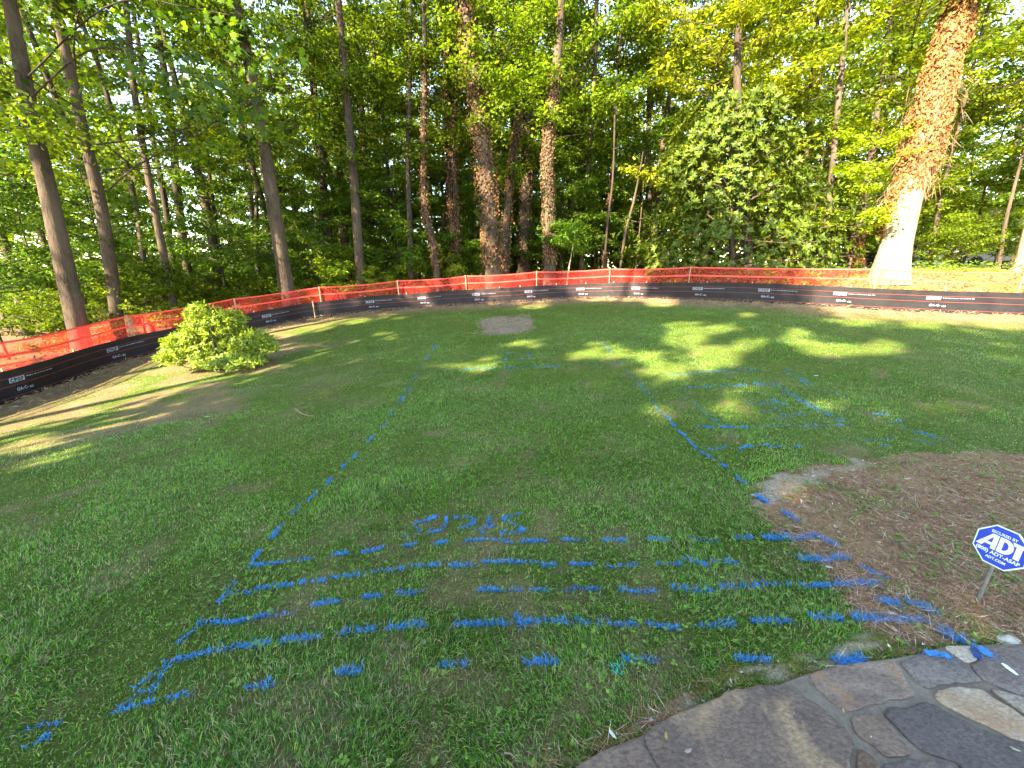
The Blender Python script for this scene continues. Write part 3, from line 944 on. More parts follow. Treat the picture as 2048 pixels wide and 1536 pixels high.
W = g.uniform(0.0016, 0.0033, n) * (d / 1.9) ** 0.60
flow = 2 * np.pi * fbm(x, y, 0.8, 99) * 2
yaw = flow + g.normal(0, 1.3, n)
lean = np.clip(g.normal(0.8, 0.42, n), 0.05, 1.5)
flat = g.random(n) < 0.34
lean = np.where(flat, g.uniform(1.2, 1.54, n), lean)
P = np.stack([x, y, z - 0.004 + np.where(flat, 0.006, 0)], -1)
hue = fbm(x, y, 1.1, 100)[:, None]
hue2 = fbm(x, y, 0.35, 101)[:, None]
dk = np.array((0.034, 0.125, 0.020)); lt = np.array((0.155, 0.405, 0.038)); yl = np.array((0.36, 0.42, 0.09))
t_ = np.clip(0.15 + 0.75 * hue + 0.5 * (hue2 - 0.5) + g.normal(0, 0.32, (n, 1)), 0, 1)
Cb = dk * (1 - t_) + lt * t_
m = g.random(n) < 0.10; Cb[m] = yl * g.uniform(0.7, 1.15, (m.sum(), 1))
m = g.random(n) < 0.09 + 0.28 * worn; Cb[m] = np.array((0.40, 0.33, 0.19)) * g.uniform(0.6, 1.15, (m.sum(), 1))
m = flat & (g.random(n) < 0.30); Cb[m] = np.array((0.36, 0.30, 0.17)) * g.uniform(0.45, 1.15, (m.sum(), 1))
# which blades are sprayed
own = np.full(n, -1)
for k, pts in enumerate(STW):
    w = stroke_w(k) * (0.75 + 0.7 * noise2(pts[0, 0], pts[0, 1], 3, k))
    lo, hi = pts.min(0) - 0.1, pts.max(0) + 0.1
    c = np.where((x > lo[0]) & (x < hi[0]) & (y > lo[1]) & (y < hi[1]))[0]
    if len(c) == 0:
        continue
    dd = segdist(x[c], y[c], [tuple(p) for p in pts])
    far_ = math.hypot(*pts.mean(0)) > 4.0
    pr = np.clip(1.35 - (dd / w) ** 2 * 0.8, 0, 1) * (0.50 if far_ else 0.6) * sstep(0.1, 0.4, fbm(x[c], y[c], 12, 103) if not far_ else fbm(x[c], y[c], 2.2, 103) + 0.08)
    own[c[g.random(len(c)) < pr]] = k
teal = G(1238, 1341)[:2]
own[(np.hypot(x - teal[0], (y - teal[1])) < 0.028) & (own < 0)] = -2
u = own == -1
un, uf = u & (d <= 4.6), u & (d > 4.6)
V, F = blades(P[un], L[un], W[un], yaw[un], lean[un], g)
nf = int(uf.sum())     # further off one triangle is enough for a blade
Sf = np.stack([-np.sin(yaw[uf]), np.cos(yaw[uf]), np.zeros(nf)], -1) * (W[uf] * 0.55)[:, None]
Tf = P[uf] + L[uf][:, None] * np.c_[np.stack([np.cos(yaw[uf]), np.sin(yaw[uf])], -1) * np.sin(lean[uf] * 0.75)[:, None], np.cos(lean[uf] * 0.75)]
Vf = np.stack([P[uf] - Sf, P[uf] + Sf, Tf], 1).reshape(-1, 3)
V, F, Cg = cat_meshes([(V, F, np.repeat(Cb[un], 5, 0)), (Vf, np.arange(nf * 3).reshape(-1, 3), np.repeat(Cb[uf], 3, 0))])
o = obj('grass', mesh('grass', V, F, Cg), M['grass'])
o['kind'] = 'stuff'; o['label'] = 'short green lawn grass with thin worn places'


def ragged_sheet(pts, w, seed, lift, zf, hard=0.5):
    """a thin patch of paint with a feathered outline, lying on the ground or a stone"""
    L_ = np.linalg.norm(np.diff(pts, axis=0), axis=1).sum()
    q = catmull(pts, 24) if len(pts) > 2 else pts[0] + (pts[-1] - pts[0]) * np.linspace(0, 1, 24)[:, None]
    tn = unit(np.gradient(q, axis=0)); nn = np.stack([-tn[:, 1], tn[:, 0]], -1)
    e = np.sqrt(np.clip(1 - np.abs(np.linspace(-1, 1, 24)) ** 16, 0.25, 1)) * (0.9 + 0.25 * np.random.default_rng(seed).random(24))
    a = w * e * (0.6 + 1.6 * hard * (fbm(q[:, 0], q[:, 1], 60, seed) - 0.35)); b = w * e * (0.6 + 1.6 * hard * (fbm(q[:, 0], q[:, 1], 60, seed + 9) - 0.35))
    rows = np.stack([q - nn * a[:, None], q, q + nn * b[:, None]], 1)
    Z_ = zf(rows[..., 0], rows[..., 1]) + lift
    return np.dstack([rows, Z_]).reshape(-1, 3), tri_clean(grid_faces((24, 3)))


gg = np.random.default_rng(23)
for k in range(len(STW)):
    parts = []
    sel = np.where(own == k)[0]
    pts = STW[k]
    c = pts.mean(0)
    if len(sel):
        V, F = blades(P[sel], L[sel] * 1.05, W[sel] * (1.35 if math.hypot(*c) < 4 else 1.2), yaw[sel], np.maximum(lean[sel], gg.uniform(0.75, 1.45, len(sel))), gg); parts.append((V, F))
    if math.hypot(*c) < 4.5 and not inpoly(c[0:1], c[1:2], BED)[0]:
        Ls = np.linalg.norm(np.diff(pts, axis=0), axis=1).sum()
        ne = int(Ls * 800) + 10
        cc_ = catmull(pts, 30) if len(pts) > 2 else pts[0] + (pts[-1] - pts[0]) * np.linspace(0, 1, 30)[:, None]
        q = cc_[gg.integers(0, 30, ne)] + gg.normal(0, stroke_w(k) * 0.42, (ne, 2)) + gg.uniform(-.006, .006, (ne, 2))
        q = q[gg.random(ne) < 0.12 + 0.88 * sstep(0.36, 0.6, fbm(q[:, 0], q[:, 1], 14, 103))]; ne = len(q)
        V, F = blades(np.c_[q, gz(q[:, 0], q[:, 1])], gg.uniform(0.014, 0.032, ne), gg.uniform(0.0022, 0.0042, ne) * (math.hypot(c[0], c[1]) + 1) / 2.6, gg.uniform(0, 6.3, ne), gg.uniform(0.8, 1.5, ne), gg); parts.append((V, F))
    ib, bd, sd, _, _, wn_ = ground_masks(pts[:, 0], pts[:, 1])
    if bd.any() or sd.any():
        pp = pts + 0
        V, F = ragged_sheet(pp, 0.016, k, 0.009, gz, 0.9); parts.append((V, F))
        ne = 160
        tt = gg.random(ne); q = pts[0] + (pts[-1] - pts[0]) * tt[:, None] + gg.normal(0, 0.011, (ne, 2))
        V, F = blades(np.c_[q, gz(q[:, 0], q[:, 1])], gg.uniform(0.02, 0.05, ne), np.full(ne, 0.0028), gg.uniform(0, 6.3, ne), gg.uniform(1.0, 1.5, ne), gg); parts.append((V, F))
    if not parts:
        continue
    V, F, _ = cat_meshes(parts)
    obj('paint_mark', mesh('paint_mark', V, F), M['paint'], lawn)
sel = np.where(own == -2)[0]
if len(sel):
    V, F = blades(P[sel], L[sel], W[sel] * 1.4, yaw[sel], lean[sel], gg)
    o = obj('paint_mark', mesh('paint_mark', V, F), M['paint_teal'], lawn); o['label'] = 'small teal green paint spot'
zs = lambda a, b: np.full(np.shape(a), PZ + 0.0125)
for a, b, w, mt, lb in (((1850, 1304.5), (1899, 1310), 0.016, 'paint', 'blue paint on the patio edge'), ((1958, 1300), (1984, 1307), 0.026, 'paint', 'blue paint blot on the patio edge'),
                        ((1944, 1292), (1957, 1318), 0.012, 'paint_dark', 'dark blue paint on the patio edge'), ((2003, 1326), (2036, 1350), 0.009, 'paint_white', 'white paint streak on a flagstone')):
    V, F = ragged_sheet(np.array([GP(*a, PZ + 0.0125)[:2], GP(*b, PZ + 0.0125)[:2]]), w, 5, 0.0, zs, 0.8)
    if mt != 'paint_white':   # overspray specks round the patch
        ns = 130; A_, B_ = GP(*a, PZ + 0.0125)[:2], GP(*b, PZ + 0.0125)[:2]
        q = A_ + (B_ - A_) * gg.uniform(-0.1, 1.1, (ns, 1)) + gg.normal(0, w * 0.75, (ns, 2))
        q = q[inpoly(q[:, 0], q[:, 1], PATIO)]; ns = len(q)
        r_ = gg.uniform(0.0008, 0.0030, (ns, 1)); an = gg.uniform(0, 6.28, (ns, 1)) + np.arange(5)[None] * 1.2566
        sp = np.dstack([q[:, :1] + r_ * np.cos(an), q[:, 1:] + r_ * np.sin(an), np.full((ns, 5), PZ + 0.0132)]).reshape(-1, 3)
        T_ = (np.arange(ns)[:, None, None] * 5 + np.array([(0, 1, 2), (0, 2, 3), (0, 3, 4)])[None]).reshape(-1, 3)
        V, F, _ = cat_meshes([(V, F), (sp, T_)])
    o = obj('paint_mark', mesh('paint_mark', V, F), M[mt], patio); o['label'] = lb

# ------------------------------------------------------------------ clover, weeds, pine straw
def scatter_px(n, x0, x1, y0, y1, g):
    q = np.array([G(a, b) for a, b in zip(g.uniform(x0, x1, n), g.uniform(y0, y1, n))])
    return q


g = np.random.default_rng(31)
n = 9000
rr = np.sqrt(g.uniform(0.8, 26, n)); az = g.uniform(-R(66), R(66), n)
x, y = rr * np.sin(az), rr * np.cos(az)
ins, bd, sd, sq_, fd_, wn_ = ground_masks(x, y)
pk = ins & ~inpoly(x, y, PATIO) & ~sd & (g.random(n) < np.where(bd, 0.10 + 0.9 * sstep(0.46, 0.58, fbm(x, y, 2.6, 95)), 0.15 + 0.75 * sstep(0.5, 0.68, fbm(x, y, 1.5, 111))))
x, y = x[pk], y[pk]; bd = bd[pk]
k3 = 3
ang = np.repeat(g.uniform(0, 6.28, len(x)), k3) + np.tile(np.arange(k3) * 2.09, len(x))
P3 = np.repeat(np.stack([x, y, gz(x, y) + g.uniform(0.012, 0.045, len(x))], -1), k3, 0)
Dl = np.stack([np.cos(ang), np.sin(ang), g.uniform(-0.1, 0.4, len(ang))], -1)
Nn = np.stack([g.normal(0, .25, len(ang)), g.normal(0, .25, len(ang)), np.ones(len(ang))], -1)
sz = np.repeat(g.uniform(0.007, 0.016, len(x)) * np.where(bd, 1.2, 1.0), k3)
V, F, kk = leaves(P3, Dl, Nn, sz * 1.15, sz, 1, 0.1)
o = obj('clover', mesh('clover', V, F, leafcol(g, len(P3), kk, (0.07, 0.16, 0.025), (0.20, 0.33, 0.05))), M['grass'])
o['kind'] = 'stuff'; o['label'] = 'low clover and broad leaved weeds dotted through the lawn'

n = 210000
bb0, bb1 = BED.min(0), BED.max(0)
x = g.uniform(bb0[0], min(bb1[0], 6.5), n); y = g.uniform(bb0[1], bb1[1], n)
_, bd, sd, _, _, _ = ground_masks(x, y)
pk = bd & ~inpoly(x, y, PATIO) & (g.random(n) < np.where(sd, 0.05, 0.15 + 0.85 * sstep(0.40, 0.58, fbm(x, y, 2.2, 120))))
x, y = x[pk], y[pk]; n = len(x)
ang = g.uniform(0, 6.28, n)
Dl = np.stack([np.cos(ang), np.sin(ang), g.normal(0, 0.16, n)], -1)
Nn = np.stack([g.normal(0, .5, n), g.normal(0, .5, n), np.ones(n)], -1)
P3 = np.stack([x, y, gz(x, y) + np.abs(g.normal(0.008, 0.009, n))], -1)
V, F, kk = leaves(P3, Dl, Nn, g.uniform(0.03, 0.11, n), g.uniform(0.0013, 0.0028, n), 0, 0.2)
o = obj('pine_straw', mesh('pine_straw', V, F, leafcol(g, n, kk, (0.18, 0.080, 0.04), (0.54, 0.31, 0.18), 1.1, 0.10, (0.62, 0.50, 0.36))), M['straw'])
o['kind'] = 'stuff'; o['label'] = 'brown pine straw mulch over the planting bed'

n = 16000
x = g.uniform(bb0[0], min(bb1[0], 6.5), n); y = g.uniform(bb0[1], bb1[1], n)
_, bd, sd, _, _, _ = ground_masks(x, y)
pk = bd & ~inpoly(x, y, PATIO) & (g.random(n) < 0.25 + 0.75 * sstep(0.45, 0.6, fbm(x, y, 3.4, 122)))
x, y = x[pk], y[pk]; n = len(x)
V, F, kk = leaves(np.stack([x, y, gz(x, y) + g.uniform(0.002, 0.016, n)], -1), unit(g.normal(0, 1, (n, 3)) * [1, 1, .3]), unit(g.normal(0, .45, (n, 3)) + [0, 0, 1]), g.gamma(2.0, 0.006, n) + 0.005, g.gamma(2.0, 0.0035, n) + 0.003, 1, 0.25)
o = obj('bark_crumbs', mesh('bark_crumbs', V, F, leafcol(g, n, kk, (0.06, 0.04, 0.028), (0.42, 0.31, 0.21), 1.1, 0.06, (0.62, 0.56, 0.46))), M['straw'])
o['kind'] = 'stuff'; o['label'] = 'loose bark crumbs and leaf scraps over the planting bed'

# dead blades and crumbs over the bare soil by the fence and in the square
n = 9000
s = g.uniform(SMIN, SMAX, n); wv = np.abs(g.normal(0.22, 0.28, n))
q = fpoint(s) + fnormal(s) * wv[:, None]
m2 = 1500
lo, hi = SQUARE.min(0), SQUARE.max(0)
q = np.vstack([q, np.stack([g.uniform(lo[0], hi[0], m2), g.uniform(lo[1], hi[1], m2)], -1)])
n = len(q); ang = g.uniform(0, 6.28, n)
hz = gz(q[:, 0], q[:, 1]); hz[:n - m2] += np.exp(-((wv - 0.14) / 0.16) ** 2) * 0.10
V, F, kk = leaves(np.c_[q, hz + 0.012], np.stack([np.cos(ang), np.sin(ang), g.normal(0.2, 0.35, n)], -1), g.normal(0, 1, (n, 3)) + [0, 0, 1], g.uniform(0.05, 0.16, n), g.uniform(0.006, 0.016, n), 0, 0.2)
o = obj('dry_thatch', mesh('dry_thatch', V, F, leafcol(g, n, kk, (0.16, 0.11, 0.06), (0.45, 0.34, 0.20))), M['straw'])
o['kind'] = 'stuff'; o['label'] = 'dry straw and crumbs of soil along the foot of the fence'

# ------------------------------------------------------------------ yard sign
SCN = np.array([2.38, 1.595, CAMZ - 1.304]); SU = unit(np.array([0.0150, 0.0103, 0.0983])); SR = unit(np.array([0.0063, -0.0993, 0.0095])); SN = np.cross(SR, SU)
AP = 0.0995


def octagon(ap):
    c = ap / math.cos(math.pi / 8)
    return np.array([(c * math.cos(math.pi / 8 + k * math.pi / 4), c * math.sin(math.pi / 8 + k * math.pi / 4)) for k in range(8)])


def sgn(V2, off):
    return SCN + V2[:, :1] * SR + V2[:, 1:2] * SU + SN * off


sign = thing('yard_sign', 'blue octagonal security sign with white lettering on a grey stake in the bed', 'sign')


def plate(name, ap, o0, o1, m):
    a = octagon(ap)
    V = np.vstack([sgn(a, o0), sgn(a, o1)])
    T = [(8 + 0, 8 + k, 8 + k + 1) for k in range(1, 7)] + [(0, k + 1, k) for k in range(1, 7)]
    for k in range(8):
        T += [(k, (k + 1) % 8, 8 + (k + 1) % 8), (k, 8 + (k + 1) % 8, 8 + k)]
    return obj(name, mesh(name, V, np.array(T), smooth=False), m, sign)


plate('plate', AP, -0.002, 0.0015, M['sign_white'])
face = plate('face', AP - 0.006, 0.0015, 0.0027, M['sign_blue'])


def sign_text(body, size, y, offs, width, name):
    V, F = text_mesh(body, size, offs, 1.0)
    w = V[:, 0].max() - V[:, 0].min()
    V[:, 0] = (V[:, 0] - V[:, 0].min() - w / 2) * (width / w)
    V[:, 1] += y
    obj(name, mesh(name, sgn(V, 0.0036), F, smooth=False), M['sign_white'], face)


sign_text('SECURED BY', 0.019, 0.057, 0.0004, 0.098, 'lettering')
sign_text('(800) ADT-ASAP', 0.024, -0.047, 0.0007, 0.166, 'lettering')
sign_text('ADT.COM', 0.018, -0.071, 0.0005, 0.076, 'lettering')
# the large letters are cut as shapes
def letter(pts, tris):
    V = np.array(pts, float); V = np.c_[V * [0.1, 0.075], np.zeros(len(V))] + [-0.0, -0.024, 0]
    obj('lettering', mesh('lettering', sgn(V, 0.0036), np.array(tris), smooth=False), M['sign_white'], face)


letter([(-.90, 0), (-.66, 0), (-.58, .22), (-.33, .22), (-.33, 0), (-.14, 0), (-.14, 1), (-.40, 1), (-.33, .40), (-.51, .40), (-.33, .82)],
       [(0, 1, 2), (0, 2, 9), (2, 3, 8), (2, 8, 9), (0, 9, 7), (9, 10, 7), (3, 4, 5), (3, 5, 8), (8, 5, 6), (8, 6, 10), (10, 6, 7)])
ang = np.linspace(-math.pi / 2, math.pi / 2, 13)
o_ = [(0.12 + .34 * math.cos(a), .5 + .5 * math.sin(a)) for a in ang]; i_ = [(0.10 + .17 * math.cos(a), .5 + .29 * math.sin(a)) for a in ang]
pts = o_ + i_ + [(-.10, 0), (-.10, 1), (.07, .21), (.07, .79), (.07, 0), (.07, 1)]
tr = []
for k in range(12):
    tr += [(k, k + 1, 14 + k), (k, 14 + k, 13 + k)]
tr += [(26, 30, 31), (26, 31, 27), (30, 0, 13), (30, 13, 28), (31, 29, 25), (31, 25, 12)]
letter(pts, tr)
letter([(.36, 1), (.92, 1), (.92, .78), (.74, .78), (.74, 0), (.52, 0), (.52, .78), (.42, .78)], [(0, 7, 6), (0, 6, 3), (0, 3, 1), (1, 3, 2), (6, 5, 4), (6, 4, 3)])
pb = G(1955, 1203); pb[2] -= 0.05
pt = sgn(np.array([[-0.005, -AP + 0.05]]), -0.006)[0]
V, F = tube_t(np.linspace(pb, pt, 6), 0.0075, 8)
obj('stake', mesh('stake', V, F), M['steel'], sign)

# ------------------------------------------------------------------ chips, stones, fallen leaves
def rock(name, px, py, size, label, flat=0.45, m='pale_stone', z=None, cat='stone', group=None, seed=0, yaw=0.0):
    bm = bmesh.new(); bmesh.ops.create_icosphere(bm, subdivisions=2, radius=1.0)
    for v in bm.verts:
        f = 0.75 + 0.5 * float(noise2(v.co.x * 1.3 + seed, v.co.y * 1.3 + v.co.z, 1.0, seed))
        v.co = Vector((v.co.x * size[0] * f, v.co.y * size[1] * f, max(v.co.z, -0.3) * size[1] * flat * f))
    me = bpy.data.meshes.new(name); bm.to_mesh(me); bm.free()
    p = G(px, py) if z is None else GP(px, py, z)
    o = thing(name, label, cat, group, tuple(p), me, M[m]); o.rotation_euler.z = yaw
    return o


rock('stone_chip', 1659, 1134, (0.022, 0.011), 'small white stone chip at the edge of the pine straw bed', 0.5, seed=1)
rock('bark_chip', 1779, 1226, (0.034, 0.010), 'pale wood chip lying on bare soil near the patio', 0.6, 'pale_stone', seed=2, yaw=-0.2, cat='wood chip')
rock('edge_stone', 2020, 1284, (0.055, 0.03), 'pale rough stone at the back edge of the patio', 0.7, seed=3)
rock('stone_chip', 1903, 1272, (0.012, 0.010), 'thin white chip standing by the patio edge', 1.4, seed=4)
rock('pebble', 1213, 1400, (0.008, 0.007), 'white pebble in the grass beside the patio', 0.7, seed=5)
rock('pebble', 1301, 1439, (0.009, 0.007), 'white pebble on moss against the patio edge', 0.7, seed=6)
rock('pebble', 849, 1284, (0.010, 0.009), 'white pebble among the grass under the dashes', 0.8, seed=7)
rock('pebble', 1406, 1402, (0.008, 0.006), 'pale pebble touching the curved patio edge', 0.8, seed=8)
rock('pebble', 1155, 1524, (0.011, 0.009), 'orange pebble at the lower tip of the patio', 0.8, seed=9)
gl = np.random.default_rng(41)
for k, (px, py, zz_, ln, yw, cc, lb) in enumerate([
        (1332, 1481, 1, 0.030, 1.2, (0.50, 0.30, 0.08), 'curled tan leaf on the large flagstone'), (1368, 1506, 1, 0.035, 0.35, (0.30, 0.25, 0.22), 'thin grey twig like leaf on the large flagstone'),
        (1741, 1476, 1, 0.012, 0.6, (0.55, 0.52, 0.46), 'tiny pale leaf scrap on the narrow flagstone'), (2017, 1494, 1, 0.030, -0.5, (0.48, 0.42, 0.30), 'pale narrow leaf on the darkest flagstone'),
        (1687, 1427, 1, 0.024, 0.9, (0.42, 0.26, 0.08), 'brown leaf in the mortar joint'), (1216, 1470, 0, 0.04, -1.0, (0.60, 0.58, 0.50), 'pale straw scrap on soil by the patio'),
        (1905, 960, 0, 0.05, 0.4, (0.50, 0.33, 0.20), 'tan dead leaf on the pine straw'), (1805, 965, 0, 0.05, 0.1, (0.55, 0.48, 0.36), 'pale dead leaf at the far side of the bed'),
        (1625, 756, 0, 0.10, 0.2, (0.55, 0.50, 0.42), 'pale fallen leaf on the grass past the marked rectangle'), (408, 838, 0, 0.10, 0.3, (0.25, 0.45, 0.15), 'green fallen leaf on the left of the lawn')]):
    p = GP(px, py, PZ + 0.012) if zz_ else G(px, py) + [0, 0, 0.03]
    th_ = np.array([[math.cos(yw), math.sin(yw), 0.05]])
    V, F, kk = leaves(np.zeros((1, 3)), th_, np.array([[0.2, 0.1, 1.0]]), ln, ln * 0.38, 1, 0.25, 0.1)
    V[:, 2] -= V[:, 2].min() - 0.001
    thing('fallen_leaf', lb, 'leaf', None, tuple(p), mesh('fallen_leaf', V, F, np.tile(cc, (len(V), 1))), M['dead_leaf'])
tw = np.array([G(592, 824), G(602, 832), G(615, 837), G(628, 838)]) + [0, 0, 0.045]
V, F = tube_t(catmull(tw, 16), np.linspace(0.008, 0.004, 16), 5)
thing('fallen_twig', 'thin pale curved twig lying on the lawn below the shrub', 'twig', None, (0, 0, 0), mesh('fallen_twig', V, F), M['wood'])
tw = np.array([G(1008, 1511), G(1022, 1513), G(1032, 1524), G(1036, 1536)]) + [0, 0, 0.012]
V, F = tube_t(catmull(tw, 14), np.linspace(0.0035, 0.0018, 14), 5)
thing('fallen_twig', 'small pale twig in the grass at the bottom edge', 'twig', None, (0, 0, 0), mesh('fallen_twig', V, F), M['wood'])

# ------------------------------------------------------------------ trees
def spray_leaves(g, P, D, n_each, spread, L, W, lo, hi, shape=0, tilt=0.45, droop=0.15, tan=0.0):
    """flat sprays of leaves round twig points P with twig directions D"""
    m = len(P)
    n = m * n_each
    Pr = np.repeat(P, n_each, 0); Dr = np.repeat(D, n_each, 0)
    side = unit(np.cross(Dr, np.array([0, 0, 1.0])))
    off = Dr * g.uniform(-1, 1, (n, 1)) * spread + side * g.uniform(-1, 1, (n, 1)) * spread * 0.8
    off[:, 2] += g.normal(0, spread * 0.18, n) - 0.12 * np.linalg.norm(off[:, :2], axis=1)
    a = g.uniform(0, 6.28, n)
    LD = unit(unit(off) * 0.8 + np.stack([np.cos(a), np.sin(a), np.zeros(n)], -1) * 0.7 + [0, 0, -droop])
    LN = unit(np.stack([g.normal(0, tilt, n), g.normal(0, tilt, n), np.ones(n)], -1))
    s = g.uniform(0.65, 1.25, n)
    V, F, k = leaves(Pr + off, LD, LN, L * s, W * s, shape, 0.18, 0.1)
    return V, F, leafcol(g, n, k, lo, hi, 1.0, tan)


LO, HI = (0.026, 0.066, 0.008), (0.26, 0.35, 0.022)


def make_crown(seed, h0, h1, rad, nlimb, npts, n_each, L=0.12, W=0.085, lo=LO, hi=HI, spread=0.34, rise=0.25, prof=0.6, shape=0, tan=0.0, r0=0.04, trunk_x=None, tilt=0.45):
    g = np.random.default_rng(seed)
    hs = np.sort(g.uniform(h0, h1, nlimb)); limbs = []; TP = []; TD = []
    for i, h in enumerate(hs):
        a = i * 2.4 + g.normal(0, 0.5)
        u = (h - h0) / max(h1 - h0, 1e-6)
        Lb = rad * (1 - prof * u) * g.uniform(0.65, 1.15) * (0.75 + 0.25 * math.sin(3.14 * min(u + 0.15, 1)))
        tt = np.linspace(0, 1, 7)
        d = np.array([math.cos(a), math.sin(a)])
        ben = g.normal(0, 0.18)
        pth = np.stack([d[0] * Lb * tt - d[1] * ben * Lb * tt ** 2, d[1] * Lb * tt + d[0] * ben * Lb * tt ** 2,
                        h + Lb * (rise * tt + (0.25 - rise) * 0.4 * tt ** 2) + 0.05 * np.sin(tt * 6 + i)], -1)
        limbs.append(tube_t(pth, np.linspace(r0, 0.006, 7) * (0.6 + 0.5 * Lb / rad), 5))
        k = max(2, int(npts / nlimb * Lb / rad * 1.2))
        t = g.beta(2.2, 1.2, k)
        q = np.stack([np.interp(t, tt, pth[:, c]) for c in range(3)], -1)
        dv = unit(np.array([d[0], d[1], rise]))
        for j in range(k):
            ang = g.choice([-1, 1]) * g.uniform(0.4, 1.1)
            c_, s_ = math.cos(ang), math.sin(ang)
            dd = np.array([dv[0] * c_ - dv[1] * s_, dv[0] * s_ + dv[1] * c_, dv[2] * 0.5])
            ln = Lb * g.uniform(0.08, 0.34) * (1.25 - t[j])
            e = q[j] + dd * ln
            if j % 2 == 0:
                limbs.append(tube_t(np.linspace(q[j], e, 3), np.array([0.010, 0.007, 0.003]), 3))
            TP.append(e); TD.append(unit(dd))
    TP = np.array(TP); TD = np.array(TD)
    V, F, C = spray_leaves(g, TP, TD, n_each, spread, L, W, lo, hi, shape, tilt, tan=tan)
    lv, lf, _ = cat_meshes([(a, b) for a, b in limbs])
    return mesh('crown', V, F, C), mesh('limbs', lv, lf)


TALL = [make_crown(100 + k, 3.6 + 0.6 * k, 19, 4.3, 42, 880, 24, L=0.14, W=0.105, spread=0.42, r0=0.022, rise=0.32, tilt=0.75) for k in range(4)]
TALLTHIN = [make_crown(120 + k, 4.5, 22, 3.7, 34, 560, 22, L=0.16, W=0.12, spread=0.48, r0=0.022, rise=0.32, tilt=0.75) for k in range(3)]
UNDER = [make_crown(140 + k, 1.4, 5.6 + k * 0.5, 2.4, 30, 460, 22, L=0.12, W=0.085, spread=0.32, rise=0.18, prof=0.45, r0=0.02,
                    lo=(0.035, 0.085, 0.012), hi=(0.17, 0.28, 0.025)) for k in range(3)]
SHRUB = [make_crown(160 + k, 0.25, 2.3, 1.7, 28, 380, 20, L=0.10, W=0.07, spread=0.26, rise=0.45, prof=0.5, r0=0.012) for k in range(2)]
TALL_SUNLIT = [make_crown(180 + k, 3.6 + 0.8 * k, 19, 4.0, 38, 760, 24, L=0.14, W=0.10, spread=0.42, r0=0.022, rise=0.28, tilt=0.7, lo=(0.08, 0.14, 0.012), hi=(0.44, 0.47, 0.03)) for k in range(2)]  # yellower crowns for the right side, its sunlight put into the leaf colour
UNDER_SUNLIT = [make_crown(150 + k, 1.4, 5.6 + k * 0.5, 2.4, 30, 460, 22, L=0.12, W=0.085, spread=0.32, rise=0.18, prof=0.45, r0=0.02, lo=(0.06, 0.12, 0.012), hi=(0.33, 0.40, 0.03)) for k in range(2)]  # small crowns with the right side's sun painted into their yellow green
for cr, lm in TALL + UNDER_SUNLIT + TALL_SUNLIT + TALLTHIN + UNDER + SHRUB:
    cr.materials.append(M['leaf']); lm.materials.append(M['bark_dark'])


def trunk_mesh(path, r_base, r_top, seed, sides=14, flare=0.5, wob=0.07, rings=34):
    P = catmull(path, rings)
    u = np.linspace(0, 1, rings)
    rad = r_base + (r_top - r_base) * u
    V, F = tube_t(P, rad, sides, wob=wob, seed=seed, flare=flare)
    return V, F, P, rad


def ivy(P, rad, n, seed, u0, u1, thick, L, W, lo, hi, cover=None, tan=0.0, mat='dead_leaf'):
    g = np.random.default_rng(seed)
    u = u0 + (u1 - u0) * g.random(n); a = g.uniform(0, 6.28, n)
    if cover is not None:
        kp = cover(u, a); u, a = u[kp], a[kp]; n = len(u)
    i = u * (len(P) - 1)
    q = np.stack([np.interp(i, np.arange(len(P)), P[:, c]) for c in range(3)], -1)
    r = np.interp(i, np.arange(len(P)), rad)
    o = np.stack([np.cos(a), np.sin(a), np.zeros(n)], -1)
    bul = 0.35 + 1.3 * noise2(u * 30, a * 1.5, 1.0, seed)
    q = q + o * (r + thick * bul * g.random(n) ** 1.6)[:, None]
    LN = unit(o + g.normal(0, 0.8, (n, 3))); LD = unit(np.stack([g.normal(0, .6, n), g.normal(0, .6, n), -np.ones(n)], -1))
    s = g.uniform(0.6, 1.3, n)
    V, F, k = leaves(q, LD, LN, L * s, W * s, 1, 0.2, 0.1)
    return mesh('ivy', V, F, leafcol(g, n, k, lo, hi, 1.0, tan, (0.05, 0.11, 0.03)))


